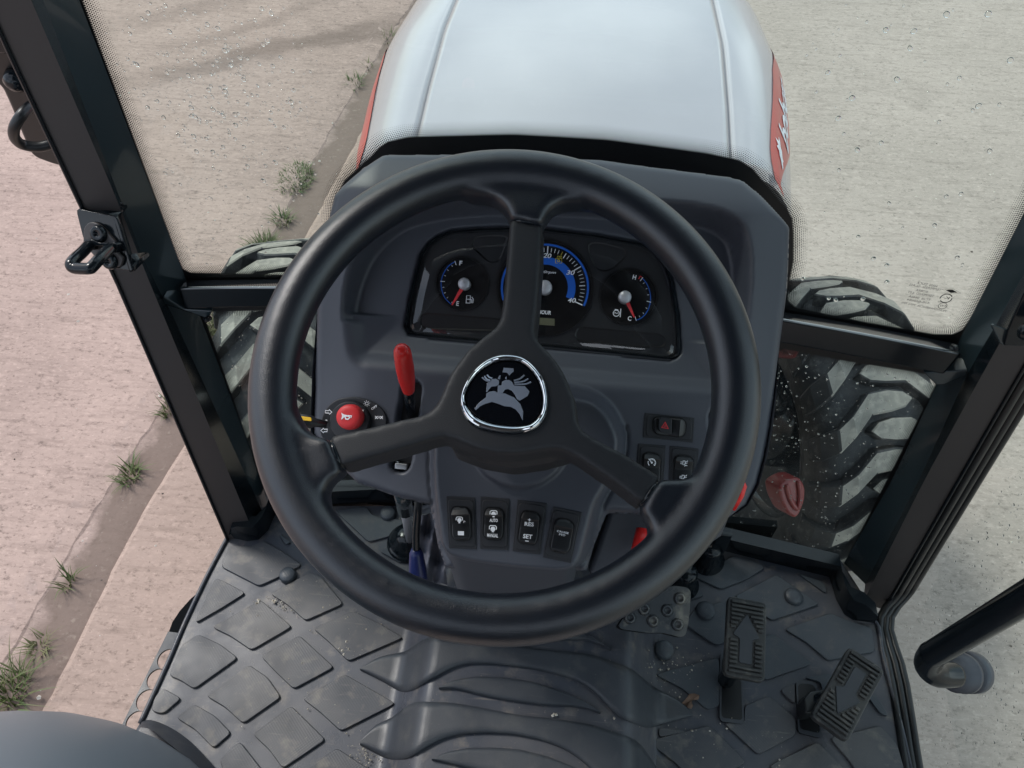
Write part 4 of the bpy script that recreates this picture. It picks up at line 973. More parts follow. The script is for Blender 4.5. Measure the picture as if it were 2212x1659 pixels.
# brake pedal: perforated plate
bf = Frame(at_z(J_([(500, 480)])[0], .14), (1, 0, 0), (0, 1, .35))
bp = fillet([bf.px(p) for p in J_([(480, 325), (560, 308), (640, 320), (667, 345), (662, 440), (650, 560), (632, 640), (600, 655), (480, 625), (370, 625), (200, 600), (178, 580), (230, 500), (330, 400)])], .004)
hl = [bf.px(p) for p in J_([(590, 395), (505, 475), (410, 545), (575, 570), (255, 525), (350, 465)])]
BP = sub('brake_pedal', tuple(bf.O), T, 'muddy metal brake pedal plate with raised holes')
plate('pedal_plate', bf, [bp]+[circle(h, .0042, 20) for h in hl], 0, .004, M['platemetal'], BP)
for h in hl: MB().lathe(bf.w(h, 0), bf.N, [(.0041, -.004), (.0041, .003), (.0050, .004), (.0062, .003), (.0082, 0)], 20).out('raised_rim', M['platemetal'], BP, smoothf=True)
MB().tube([bf.w((.005, 0), -.006), bf.w((.0, .03), -.05), at_y((1490, 1050), .20)], .012, 10).out('pedal_arm', M['gloss'], BP, smoothf=True)
MB().prism([bf.w(p*1.02, -.022) for p in bp], bf.N, .004).out('backing_plate', M['groove'], BP)
# boots at right front of the floor
for c, r in (((790, 75), .022), ((625, 250), .02)):
    q = at_z(J_([c])[0], .03); MB().lathe((q[0], q[1], 0), (0, 0, 1), [(r*1.3, 0), (r*1.3, .006), (r, .01), (r, .025), (r*.8, .028), (r*.85, .045), (r*.5, .05), (0, .05)], 24).out('rubber_boot', M['gloss'], T, smoothf=True)
MB().box(at_z(J_([(850, 40)])[0], .05), .022, .012, .09).out('bracket', M['gloss'], T, bev=.002)

# ---- left fender dome and trim, bottom left
def ellips_vis():
    c = np.array([-.50, -.50, .0]); R_ = np.array([.30, .36, .45]); return c, R_
c_, R_ = ellips_vis(); V = []; F = []; nu, nv = 48, 24
for j in range(nv+1):
    ph = math.pi/2*j/nv
    for i in range(nu): th = 2*math.pi*i/nu; V.append((c_[0]+R_[0]*math.cos(th)*math.cos(ph)**.8, c_[1]+R_[1]*math.sin(th)*math.cos(ph)**.8, c_[2]+R_[2]*math.sin(ph)**.9))
for j in range(nv):
    for i in range(nu): F.append((j*nu+i, j*nu+(i+1) % nu, (j+1)*nu+(i+1) % nu, (j+1)*nu+i))
M['fender'] = mat('fender_plastic', (.15, .178, .205), .38, bump=(300, .1, .0005))
mobj('fender_cover', V, F, M['fender'], T, smoothf=True, label='smooth rounded blue-grey fender cover at the bottom left corner')
tr = cr('P', [(1130, 1290), (1200, 1275), (1330, 1320), (1460, 1400), (1560, 1490), (1680, 1620), (1760, 1720)]); ti = cr('P', [(1110, 1335), (1200, 1350), (1300, 1425), (1420, 1520), (1500, 1600), (1570, 1700), (1600, 1760)])
A = [at_z(p, .008) for p in spline(tr, 24)]; B = [at_z(p, .045) for p in spline(ti, 24)]; MB().strip(A, B).strip([a-np.array([0, 0, .01]) for a in A], A).out('fender_trim', M['matdark'], T, smoothf=True, label='scuffed black trim between fender cover and mat')

# ---- right door: glass, seals, handle
for k in range(3):
    up_ = [np.array(q)+np.array([.009+.010*k, .004+.003*k, 0]) for q in Rp[3][1:26]][::-1]
    dn_ = [at_z(p, 0) for p in cr('O', [(112+k*38, 600), (195+k*50, 1000), (305+k*48, 1659), (345+k*50, 1800)])]
    MB().tube(spline(up_+dn_, 90), .0056, 10).out('door_seal', M['seal'], T, smoothf=True, label='black ribbed rubber seal of the right door')
fa = [np.array(q) for q in Rp[3][:26:1]]; fb = [q+np.array([.026, .012, 0]) for q in fa]
MB().strip(fa, fb).out('door_frame_edge', M['gloss'], T, smoothf=True)
rd = [np.array([.615, -1.05, -.12]), np.array([.60, .10, -.12]), np.array([.600, .16, .02]), np.array([.68, .30, .45]), np.array([.72, .34, .9]), np.array([.72, .36, 1.42]), np.array([.70, -1.05, 1.42])]
rd = [np.array([x_, y, z]) for (x_, y, z) in [(.60, -1.05, -.5), (.60, .30, -.5), (.60, .30, .0), (.60, .30, .45), (.60, .30, .9), (.60, .31, 1.42), (.60, -1.05, 1.42)]]
DG = mobj('door_pane', rd, [tuple(range(len(rd)))], M['glass'], T, label='glass of the closed right door speckled with rain')
pp = []; rr = []
for _ in range(520):
    q = (random.uniform(1925, 2212), random.uniform(900, 1659)); v = at_x(q, .603)
    if -1 < v[1] < .2 and v[2] > -.1: pp.append(v); rr.append(.0008+.0011*random.random()**3)
drops(DG, pp, rr, lambda p: (1, 0, 0))
HB = sub('door_handle', tuple(at_x((2000, 1425), .50)), T, 'thick black handle bar with a ribbed round knob on the right door')
e0 = at_x((2330, 1222), .50); e1 = at_x((2012, 1415), .50); 
bar = [e0, lerp(e0, e1, .5), lerp(e0, e1, .93), e1]+[onplane(p, (x, 0, 0), (1, 0, 0)) for p, x in (((2004, 1437), .508), ((2024, 1457), .525), ((2062, 1458), .553))]
MB().tube(spline(bar, 50), .0148, 20).out('bar', M['gloss'], HB, smoothf=True)
k0_ = onplane((2052, 1456), (.553, 0, 0), (1, 0, 0)); kd = onplane((2105, 1452), (.60, 0, 0), (1, 0, 0))-k0_; kl = np.linalg.norm(kd)
MB().lathe(k0_, kd, [(0, 0), (.017, 0), (.019, kl*.15), (.023, kl*.2), (.023, kl*.42), (.0245, kl*.44), (.0245, kl*.55), (.020, kl*.57), (.020, kl*.64), (.025, kl*.66), (.0255, kl*.95), (.023, kl*1.02), (0, kl*1.03)], 32).out('knob', M['dash'], HB, smoothf=True)

# ---- latch bracket on the left pillar
tp = cr('T', [(640, 700)])[0]; o0 = G(tp, -.085)
n_ = np.array([-.12, -.82, .55]); n_ /= np.linalg.norm(n_); BX = np.cross([0, 0, 1], n_)*1.; BX /= np.linalg.norm(BX); BY = np.cross(n_, BX)
bfm = Frame(o0, BX, BY)
TT = lambda l, h=0: [bfm.px(p, h) for p in cr('T', l)]
LB = sub('latch_bracket', tuple(o0), T, 'black bolted latch bracket with a U-shaped striker loop')
prism('bracket_plate', bfm, fillet(TT([(195, 440), (250, 400), (830, 520), (870, 620), (1100, 1395), (880, 1360), (560, 1290), (300, 860)]), .003), 0, .004, M['gloss'], LB, bev=.001)
def wall3(a, ha, b, hb, name):
    A = [bfm.w(bfm.px(p, ha), ha) for p in cr('T', a)]; B = [bfm.w(bfm.px(p, hb), hb) for p in cr('T', b)]
    o = MB().strip(A, B).out(name, M['gloss'], LB, smoothf=True); s_ = o.modifiers.new('s', 'SOLIDIFY'); s_.thickness = .003; return o
wall3([(200, 430), (240, 398), (500, 455), (830, 525)], -.001, [(310, 330), (330, 310), (600, 320), (1005, 330)], -.045, 'top_flange')
wall3([(830, 525), (870, 640), (1000, 1060), (1095, 1395)], -.001, [(900, 450), (930, 600), (1060, 1010), (1140, 1300)], -.018, 'side_flange')
wall3([(1100, 1395), (1060, 1290), (1035, 1130)], -.002, [(1330, 1150), (1310, 1115), (1260, 1105)], -.03, 'bottom_tab')
prism('striker_base', bfm, fillet(TT([(300, 880), (320, 680), (400, 605), (520, 620), (620, 700), (835, 940), (850, 1100), (940, 1170), (900, 1330), (600, 1300), (420, 1080), (320, 1000)], .004), .004), .004, .004, M['flange'], LB, bev=.001)
for c, r in (((520, 800), .0078), ((700, 1240), .0074)):
    q = bfm.px(cr('T', [c])[0], .008); MB().lathe(bfm.w(q, .004), bfm.N, [(r*1.15, 0), (r*1.1, .0015), (r, .004), (r*.9, .0048), (r*.34, .0048), (r*.25, .002), (0, .002)], 28).out('bolt', M['gloss'], LB, smoothf=True)
prism('striker_plate', bfm, fillet(TT([(300, 890), (440, 885), (560, 940), (800, 935), (850, 960), (830, 1100), (770, 1110), (760, 1000), (480, 985), (480, 1060), (420, 1050), (400, 985), (310, 950)], .010), .002), .010, .007, M['gloss'], LB, bev=.001)
lpz = [((385, 985), .012), ((300, 1080), .025), ((180, 1190), .042), ((120, 1265), .05), ((130, 1320), .052), ((200, 1345), .052), ((390, 1350), .052), ((450, 1320), .05), ((560, 1200), .04), ((735, 1025), .012)]
MB().tube(spline([bfm.w(bfm.px(cr('T', [p])[0], h), h) for p, h in lpz], 50), .0056, 14).out('striker_loop', M['gloss'], LB, smoothf=True)
wl = [bfm.w(bfm.px(p, -.042), -.042) for p in cr('T', [(320, 290), (420, 265), (520, 285), (600, 270), (700, 290), (820, 300), (900, 320), (930, 325)])]
MB().tube(wl, [.002, .0034, .0028, .0036, .003, .0035, .003, .002], 8).out('weld_bead', M['gloss'], LB, smoothf=True)
# matching bracket on the right pillar (only its edge is in the picture)
RB = sub('latch_bracket', tuple(G((2200, 680), -.08)), T, 'edge of the right latch bracket at the picture border')
q = [G(p, o_) for p, o_ in ((cr('R', [(1265, 375)])[0], -.075), (cr('R', [(1530, 90)])[0], -.09), (cr('R', [(1600, 330)])[0], -.09), (cr('R', [(1350, 545)])[0], -.085))]
MB().prism([G(p, -.085) for p in cr('R', [(1360, 545), (1395, 420), (1530, 110), (1640, 60), (1700, 540), (1500, 550)])], (0, -1, .3), .004).out('bracket_plate', M['gloss'], RB, bev=.001)
MB().prism([G(p, -.080) for p in cr('R', [(1255, 385), (1275, 370), (1390, 415), (1360, 548), (1325, 525)])], (0, -1, .3), .003).out('side_flange', M['frame'], RB, bev=.001)
MB().lathe(G(cr('R', [(1560, 420)])[0], -.10), (0, -1, .4), [(.010, 0), (.009, .005), (0, .005)], 20).out('bolt', M['gloss'], RB, smoothf=True)

# ---- lamp housing outside the left pillar
lh = Frame(at_y((60, 230), .42), (1, 0, 0), (0, -.25, 1)) ; lh.N = -lh.N if lh.N[1] > 0 else lh.N
LH = sub('lamp_housing', tuple(lh.O), T, 'textured black lamp housing with a cable loop outside the left pillar')
ho = fillet([lh.px(p) for p in cr('A', [(-140, 190), (-20, 180), (45, 215), (100, 310), (190, 500), (320, 760), (420, 900), (430, 1000), (330, 985), (210, 940), (170, 905), (120, 790), (60, 640), (0, 510), (-140, 420)])], .01)
MB().prism([lh.w(p, 0) for p in ho], lh.N, .07).out('housing', M['seal'], LH, bev=.006, seg=3)
prism('housing_top', lh, [lh.px(p, .008) for p in cr('A', [(-140, 330), (0, 325), (78, 328), (40, 240), (-20, 205), (-140, 215)])], .008, .02, M['gloss'], LH, bev=.004)
MB().lathe(lh.w(lh.px(cr('A', [(105, 455)])[0]), 0), lh.N, [(.013, 0), (.013, .005), (.012, .012), (.006, .017), (0, .018)], 20).out('bolt', M['gloss'], LH, smoothf=True)
cp = [((240, 640), .004), ((190, 625), .02), ((130, 680), .04), ((88, 750), .05), ((85, 810), .05), ((130, 855), .045), ((230, 870), .04), ((330, 845), .03), ((400, 830), .02)]
MB().tube(spline([lh.w(lh.px(cr('A', [p])[0], h), h) for p, h in cp], 40), .0062, 12).out('cable', M['seal'], LH, smoothf=True)
# ---------------------------------------------------------------- dashboard
DF = elframe((1172, 840), .725, 53)
SH_H = .055; RE = .022; 
def D_(p, h=0): return DF.px(p, h)
out_px = [(834, 337), (987, 334), (1297, 345), (1572, 384), (1602, 394), (1640, 430), (1698, 497), (1698, 627), (1689, 752), (1682, 864), (1674, 930), (1662, 990), (1645, 1050), (1620, 1095), (1577, 1124), (1330, 1112), (1312, 1112), (1285, 1180), (1268, 1237), (960, 1232), (943, 1182), (926, 1094), (860, 1078), (793, 1054), (768, 1046), (737, 1017), (700, 985), (664, 940), (668, 800), (680, 660), (710, 500), (731, 428), (790, 370)]
OUT = np.array(DF.pxs(out_px, .0))
rec_px = [(748, 770), (742, 700), (752, 620), (785, 540), (830, 492), (873, 466), (950, 448), (1050, 438), (1250, 442), (1469, 455), (1545, 470), (1590, 500), (1606, 560), (1608, 650), (1596, 780), (1575, 845), (1551, 860), (1400, 850), (1230, 835), (952, 809), (770, 795)]
REC = np.array(fillet(DF.pxs(rec_px, .0), .02, 4))
lens_e = [(62, 840), (95, 640), (140, 450), (180, 300), (230, 225), (300, 170), (400, 130), (600, 112), (840, 105), (1100, 112), (1500, 160), (1850, 225), (1950, 280), (2020, 370), (2065, 480), (2112, 760), (2125, 1010), (2110, 1060), (2060, 1083), (1150, 990), (600, 945), (150, 905), (85, 890)]
LH_ = -.020
LENS = np.array(DF.pxs(cr('E', lens_e), LH_))
plat_px = [(937, 1000), (940, 1060), (954, 1176), (968, 1198), (1004, 1211), (1111, 1226), (1209, 1233), (1238, 1228), (1252, 1207), (1283, 1088), (1312, 1040), (1333, 985), (1335, 943), (1312, 896), (1281, 868), (1242, 860), (1180, 846), (1050, 850), (960, 890), (938, 940)]
PLAT = np.array(fillet(DF.pxs(plat_px, SH_H), .008, 3))
slot1 = np.array(fillet(DF.pxs(cr('F', [(1085, 640), (1110, 585), (1200, 542), (1250, 540), (1300, 590), (1305, 650), (1190, 1420), (1150, 1490), (1080, 1512), (1000, 1485), (965, 1420), (1040, 950)]), 0), .004))
slot2 = np.array(fillet(DF.pxs([(1531, 990), (1532, 893), (1540, 879), (1556, 873), (1585, 873), (1590, 900), (1575, 1010), (1545, 1020)], 0), .004))
step = .0021
lo, hi = OUT.min(0)-.004, OUT.max(0)+.004; nx_, ny_ = int((hi[0]-lo[0])/step), int((hi[1]-lo[1])/step)
gx, gy_ = np.meshgrid(np.linspace(lo[0], hi[0], nx_), np.linspace(lo[1], hi[1], ny_)); PT = np.stack([gx.ravel(), gy_.ravel()], 1)
so = sdf(PT, OUT)
# pull vertices just outside onto the outline
def closest(P, poly):
    V = np.asarray(poly); bd = np.full(len(P), 1e9); bp = np.zeros_like(P)
    for i in range(len(V)):
        a, b = V[i], V[(i+1) % len(V)]; e = b-a; t = np.clip(((P-a)@e)/max(e@e, 1e-12), 0, 1); c = a+t[:, None]*e; d = np.hypot(*(P-c).T); m = d < bd; bd[m] = d[m]; bp[m] = c[m]
    return bp
near = (so > -step*.6) & (so < step*1.3); PT[near] = closest(PT[near], OUT); so[near] = 0; keep = so <= 1e-9
s_rec, s_lens, s_pl, s1, s2 = sdf(PT, REC), sdf(PT, LENS), sdf(PT, PLAT), sdf(PT, slot1), sdf(PT, slot2)
tt = PT[:, 1]
t_low, t_lip, t_top = D_((1172, 820))[1], D_((1172, 450))[1], D_((1172, 345))[1]
H = .028*smooth((tt-t_low+.03)/(t_lip-t_low+.03))                                     # binnacle swells towards its lip
H -= .020*np.clip((tt-t_lip)/(t_top-t_lip), 0, 1)**1.3                                    # and falls away towards the screen
cen = DF.px((1180, 700))[0]
H -= .010*smooth((np.abs(tt*0+PT[:, 0]-cen)-.165)/.06)                                # side shoulders
rim_ = -s_rec
depth_in = LH_-.002-0*tt
wrec = np.where(tt > t_low+.04, .010, .022)
m_ = smooth((rim_+.003)/wrec); H = H*(1-m_)+(LH_+.001+.012*(1-smooth((rim_)/.05))*(tt < t_low+.05))*m_
H = np.where(s_lens < .004, np.minimum(H, LH_-.014*smooth((.004-s_lens)/.004)), H)
mp_ = smooth((-s_pl+.013)/.015); H = np.maximum(H, H*(1-mp_)+SH_H*mp_)
dcirc = np.hypot(*(PT-D_((1123, 945), SH_H)).T); Rc = np.linalg.norm(D_((1123, 945), SH_H)-D_((1123, 1059), SH_H))
H += np.where(s_pl < -.004, .0075*smooth((Rc-dcirc)/.0045), 0)
H -= .0028*np.exp(-((s_pl-.0135)/.0012)**2)*(tt < D_((1172, 900))[1])
H -= .018*smooth((-s1+.0005)/.003)*(s1 < .002)+.02*smooth((-s2+.0005)/.003)*(s2 < .002)
H -= .009*(1-np.sqrt(np.clip(1-(1-np.clip(-so/.009, 0, 1))**2, 0, 1)))                      # rounded outer edge
idx = -np.ones(len(PT), int); idx[keep] = np.arange(keep.sum()); V = [DF.w(p, h) for p, h in zip(PT[keep], H[keep])]; F = []
for j in range(ny_-1):
    for i in range(nx_-1):
        q = [idx[j*nx_+i], idx[j*nx_+i+1], idx[(j+1)*nx_+i+1], idx[(j+1)*nx_+i]]
        if min(q) >= 0: F.append(tuple(q))
me = bpy.data.meshes.new('dashboard'); me.from_pydata([tuple(v) for v in V], [], F); me.update()
DB = mobj('dashboard', None, None, M['dash'], T, smoothf=True, me=me, label='dark blue-grey moulded plastic dashboard')
# side skirt behind the outline
Od = densify(OUT, .01, True); k = len(Od); ctr = sum(Od)/k
A = [DF.w(p, -.0088) for p in Od]; B = [DF.w(ctr+(p-ctr)*.985, -.05) for p in Od]; C_ = [DF.w(ctr+(p-ctr)*.90, -.11) for p in Od]; A.append(A[0]); B.append(B[0]); C_.append(C_[0])
MB().strip(A, B).strip(B, C_).out('dashboard_side', M['dash'], DB, smoothf=True)
MB().prism([DF.w(ctr+(p-ctr)*.95, -.052) for p in Od], DF.N, .003).out('dashboard_back', M['groove'], DB)
plate('shadow_gap', DF, [OUT*1.0], -.024-.02, .002, M['groove'], DB) if False else None
# steering column cover under the switch panel
bend = [DF.w(p, SH_H-.009) for p in DF.pxs([(950, 1150), (985, 1200), (1040, 1214), (1111, 1222), (1209, 1228), (1236, 1218), (1262, 1160)], SH_H-.009)]
lowr = [np.array([lerp(b[0], X0, .12), b[1]+.12, .05]) for b in bend]
mid = [lerp(b, l, .5)+np.array([0, -.035, 0]) for b, l in zip(bend, lowr)]
side = lambda L, s: [L[s]+np.array([0, d, 0]) for d in (0, .12)]
mb = MB().strip(spline(bend, 20), spline(mid, 20)).strip(spline(mid, 20), spline(lowr, 20))
for s in (0, -1): mb.strip([bend[s], mid[s], lowr[s]], [q+np.array([0, .14, 0]) for q in (bend[s], mid[s], lowr[s])])
mb.out('column_cover', M['shroud'], T, smoothf=True, label='dark steering column cover below the switches')

# ---- instrument cluster
LF = DF.up(LH_-.006)
IC = sub('instrument_cluster', tuple(LF.w(LF.px(cr('E', [(1100, 560)])[0]))), T, 'black instrument cluster behind a clear cover')
E_ = lambda l, h=0: [LF.px(p, h) for p in cr('E', l)]
prism('cluster_face', LF, E_(lens_e), 0, .004, M['clusterface'], IC)
def ring(fr, c, r, w, name, m, par, h=.0012, arc=(0, 360), n=64, th=.0008, bv=0):
    A = []; B = []
    for i in range(n+1):
        a = math.radians(lerp(arc[0], arc[1], i/n)); d = np.array([math.cos(a), math.sin(a)]); A.append(c+d*(r-w/2)); B.append(c+d*(r+w/2))
    mb = MB().strip([fr.w(p, h) for p in A], [fr.w(p, h) for p in B])
    if th > .001: mb.strip([fr.w(p, h) for p in B], [fr.w(p, h-th) for p in B]).strip([fr.w(p, h-th) for p in A], [fr.w(p, h) for p in A])
    return mb.out(name, m, par)
eu = 1/3.072*.8641/FL   # E-crop unit -> radians
def er(r, c): return r*eu*np.dot(LF.w(c)-CP, ray(1106, 829.5))/1.0
def gauge(name, c_e, R_e, label):
    c = E_([c_e])[0]; R = er(R_e, c); g = sub(name, tuple(LF.w(c)), T, label)
    MB().lathe(LF.w(c, 0), LF.N, [(R, .0003), (0, .0003)], 48).out('dial', M['dial'], g)
    ring(LF, c, R, .0022, 'dial_rim', M['groove'], g, .0016, n=64, th=.0016)
    ring(LF, c, R+.0016, .0006, 'rim_highlight', M['switchframe'], g, .0010, n=64)
    return g, c, R
fg, fc, fR = gauge('fuel_gauge', (475, 515), 203, 'fuel gauge with red needle near E'); tg, tcn, tR = gauge('tachometer', (1112, 550), 366, 'large blue-ringed tachometer partly behind the spoke'); wg, wc, wR = gauge('temperature_gauge', (1758, 618), 216, 'coolant temperature gauge with red needle near C')
def needle(g, pts, hub, hr, h=.006):
    a, b = E_(pts, h); d = b-a; n = np.array([-d[1], d[0]])/np.linalg.norm(d)
    prism('needle', LF, [a+n*.0021, a-n*.0021, b-n*.0006, b+n*.0006], h, .0014, M['redprint'], g)
    c = E_([hub], h+.001)[0]; r = er(hr, c); MB().lathe(LF.w(c, 0), LF.N, [(r*1.04, 0), (r*1.04, h-.001), (r, h+.002), (r*.88, h+.0032), (0, h+.0036)], 32).out('needle_cap', M['silver'], g, smoothf=True)
needle(fg, [(488, 535), (398, 683)], (492, 520), 46); needle(wg, [(1732, 630), (1800, 778)], (1728, 622), 48)
c = E_([(1112, 548)], .007)[0]; r = er(54, c); MB().lathe(LF.w(c, 0), LF.N, [(r*1.04, 0), (r*1.04, .006), (r, .009), (r*.88, .0102), (0, .0106)], 32).out('needle_cap', M['silver'], tg, smoothf=True)
a, b = E_([(1112, 560), (830, 640)], .006); d = b-a; n_2 = np.array([-d[1], d[0]])/np.linalg.norm(d); prism('needle', LF, [a+n_2*.0021, a-n_2*.0021, b-n_2*.0006, b+n_2*.0006], .006, .0014, M['redprint'], tg)
def line(pts, w_, name, m, par, h=.0009):
    P = [np.asarray(p) for p in pts]; L, Rr = offset_open(P, w_/2), offset_open(P, -w_/2); return MB().strip([LF.w(p, h) for p in L], [LF.w(p, h) for p in Rr]).out(name, m, par)
def ang(c, p): q = E_([p])[0]-c; return math.degrees(math.atan2(q[1], q[0]))
# tachometer scale
ru = tR/366
a_top = ang(tcn, (1138, 215)); a_end = ang(tcn, (1410, 690)); a_beg = 2*a_top-a_end
ring(LF, tcn, 330*ru, 16*ru, 'scale_band', M['blue'], tg, .0008, (a_end, a_beg), 90)
ring(LF, tcn, 206*ru, 58*ru, 'scale_band', M['blue'], tg, .0008, (a_end+1, a_beg), 70)
pol = lambda c, r, a: c+np.array([math.cos(math.radians(a)), math.sin(math.radians(a))])*r
ticks = MB()
for i in range(41):
    a = lerp(a_beg, a_end, i/40); mj = i % 10 == 0; md = i % 5 == 0; w_ = (8 if mj else 7 if md else 4.2)*ru; r0, r1 = (258 if mj else 264 if md else 274)*ru, (318 if mj else 308 if md else 306)*ru
    t_ = np.array([-math.sin(math.radians(a)), math.cos(math.radians(a))])*w_/2; q = [pol(tcn, r0, a)+t_, pol(tcn, r0, a)-t_, pol(tcn, r1, a)-t_, pol(tcn, r1, a)+t_]
    if i == 24: prism('tick', LF, q, .0011, .0002, M['yellow'], tg)
    else: prism('tick', LF, q, .0011, .0002, M['print'], tg)
def et(body, a, b, hp, m='print', g=tg, **k): return text('lettering', body, LF, *cr('E', [a, b]), er(hp, tcn), M[m], g, th=.0013, **k)
et('20', (1096, 322), (1162, 327), 36, shear=.2, weight=.02); et('30', (1276, 452), (1340, 456), 36, shear=.2, weight=.02); et('40', (1287, 665), (1350, 668), 36, shear=.2, weight=.02); et('10', (880, 420), (940, 422), 36, shear=.2, weight=.02); et('0', (855, 640), (885, 642), 36, shear=.2, weight=.02)
et('x100rpm', (1030, 440), (1196, 452), 26, shear=.25, weight=.012); et('HOUR', (1058, 752), (1158, 760), 30, shear=.15, weight=.03); et('540', (1204, 320), (1242, 322), 13, 'yellow', shear=.2, weight=.02)
def icon_box(c, w_, h_, lw, m, g):
    p = E_([(c[0]-w_, c[1]-h_), (c[0]+w_, c[1]-h_), (c[0]+w_, c[1]+h_), (c[0]-w_, c[1]+h_)]); line([lerp(p[3], p[2], .35), p[3], p[0], p[1], p[2], lerp(p[2], p[3], .35)], lw*ru, 'symbol', M[m], g)
icon_box((1218, 345), 24, 18, 5, 'yellow', tg); ring(LF, E_([(1218, 345)])[0], 9*ru, 6*ru, 'symbol', M['yellow'], tg, n=8)
prism('hour_display', LF, E_([(1032, 778), (1187, 790), (1187, 843), (1030, 833)]), .0010, .001, M['lcd'], tg)
ring(LF, tcn, 250*ru, 2*ru, 'inner_ring', M['switchframe'], tg, .0004, (a_end-70, a_end), 30)
# fuel and temperature scales
def small_scale(g, c, pts, majors, rin):
    P = spline(E_(pts), 40); line(P, 6*ru, 'scale_arc', M['blue'], g)
    for k in range(9):
        p = P[int(k/8*39)]; d = (c-p)/np.linalg.norm(c-p); mj = k in majors; n = np.array([-d[1], d[0]]); L = (34 if mj else 13)*ru; w_ = (5 if mj else 3.5)*ru; s = p+d*(-6 if mj else 10)*ru
        prism('tick', LF, [s+n*w_/2, s-n*w_/2, s-n*w_/2+d*L, s+n*w_/2+d*L], .0012, .0002, M['print'], g)
small_scale(fg, fc, [(424, 352), (380, 380), (345, 425), (322, 480), (317, 535), (328, 590), (350, 635), (392, 678)], (0, 4), 1)
small_scale(wg, wc, [(1860, 478), (1893, 520), (1915, 575), (1923, 635), (1912, 700), (1885, 752), (1850, 785), (1812, 800)], (0, 4, 8), 1)
line(E_([(1832, 485), (1845, 462), (1862, 476)]), 7*ru, 'symbol', M['redprint'], wg)
et('F', (455, 380), (477, 382), 36, g=fg, weight=.03); et('E', (432, 690), (452, 692), 36, g=fg, weight=.03); et('H', (1782, 486), (1808, 492), 36, g=wg, weight=.03); et('C', (1745, 803), (1773, 808), 36, g=wg, weight=.03)
# fuel pump and coolant symbols
line(E_([(508, 668), (513, 612), (541, 613), (539, 670), (506, 668)]), 6*ru, 'symbol', M['print'], fg); line(E_([(512, 640), (539, 641)]), 6*ru, 'symbol', M['print'], fg); line(E_([(541, 640), (552, 645), (550, 668), (560, 668), (563, 640), (552, 622)]), 6*ru, 'symbol', M['print'], fg)
ring(LF, E_([(1660, 748)])[0], 23*ru, 6*ru, 'symbol', M['print'], wg, n=24); line(E_([(1648, 718), (1675, 722)]), 7*ru, 'symbol', M['print'], wg); line(E_([(1642, 748), (1652, 742), (1662, 750), (1676, 744)]), 5*ru, 'symbol', M['print'], wg); line(E_([(1695, 712), (1690, 778)]), 7*ru, 'symbol', M['print'], wg)
# warning lamp windows
for nm, l in (('a', [(545, 215), (570, 160), (650, 147), (800, 147), (832, 165), (800, 270), (770, 340), (730, 362), (680, 360), (640, 325), (560, 250)]), ('b', [(1440, 230), (1460, 203), (1520, 198), (1700, 240), (1738, 270), (1735, 320), (1640, 410), (1580, 430), (1520, 418), (1490, 390), (1450, 290)]),
              ('c', [(150, 800), (160, 758), (210, 742), (700, 782), (830, 796), (830, 880), (700, 885), (200, 870), (160, 850)]), ('d', [(1340, 905), (1360, 860), (1400, 850), (2000, 905), (2040, 940), (2038, 995), (1990, 1015), (1400, 970), (1350, 940)])):
    p = fillet(E_(l), .005); k = len(p); ce = sum(p)/k
    inner = offset_open(p, .0016 if area([tuple(x) for x in p]) > 0 else -.0016, True)
    MB().strip([LF.w(x, .0012) for x in list(p)+[p[0]]], [LF.w(x, .0006) for x in list(inner)+[inner[0]]]).out('window_groove', M['groove'], IC)
    prism('warning_window', LF, inner, .0005, .0004, M['dial'] if nm in 'cd' else M['clusterface'], IC)
# clear cover and its bezel
cv = DF.up(LH_+.006); lp_ = [cv.px(p) for p in cr('E', lens_e)]; ce = sum(lp_)/len(lp_); rings = []
for s, h in ((1, -.006), (.985, -.001), (.96, .0012), (.9, .0022), (.7, .0032), (.4, .0038), (0.02, .004)): rings.append([cv.w(ce+(p-ce)*s, h) for p in lp_+lp_[:1]])
mb = MB()
for a, b in zip(rings, rings[1:]): mb.strip(a, b)
mb.out('clear_cover', M['lens'], IC, smoothf=True)
lo_ = [DF.px(p, LH_) for p in cr('E', lens_e)]; co = sum(lo_)/len(lo_)
a = [DF.w(co+(p-co)*1.004, LH_-.0005) for p in lo_+lo_[:1]]; b = [DF.w(co+(p-co)*1.022, LH_+.0035) for p in lo_+lo_[:1]]; c2 = [DF.w(co+(p-co)*1.034, LH_-.001) for p in lo_+lo_[:1]]
MB().strip(a, b).strip(b, c2).out('cluster_bezel', M['gloss'], IC, smoothf=True)

# ---- light / horn switch on the left
F_ = lambda l, h=0: [DF.px(p, h) for p in cr('F', l)]
HK = sub('light_and_horn_switch', tuple(DF.w(F_([(560, 950)])[0])), T, 'round light switch with a red horn button')
prism('switch_base', DF, fillet(F_([(248, 1120), (252, 1000), (275, 895), (330, 805), (420, 738), (520, 718), (620, 715), (750, 745), (860, 805), (915, 870), (942, 945), (930, 1060), (840, 1170), (700, 1240), (520, 1250), (360, 1220)], .004), .006), .004, .006, M['switchframe'], HK, bev=.0012)
kc = F_([(562, 965)], .008)[0]; kr = np.linalg.norm(F_([(765, 965)], .008)[0]-kc)
MB().lathe(DF.w(kc, 0), DF.N, [(kr*1.0, .003), (kr*1.0, .010), (kr*.97, .0125), (kr*.5, .013), (0, .013)], 48).out('rotary_ring', M['switchframe'], HK, smoothf=False, bev=.0006)
ring(DF, kc, kr*1.01, .0008, 'ring_gap', M['groove'], HK, .0046, n=48)
bc = F_([(540, 925)], .026)[0]; br = np.linalg.norm(F_([(672, 925)], .026)[0]-bc)
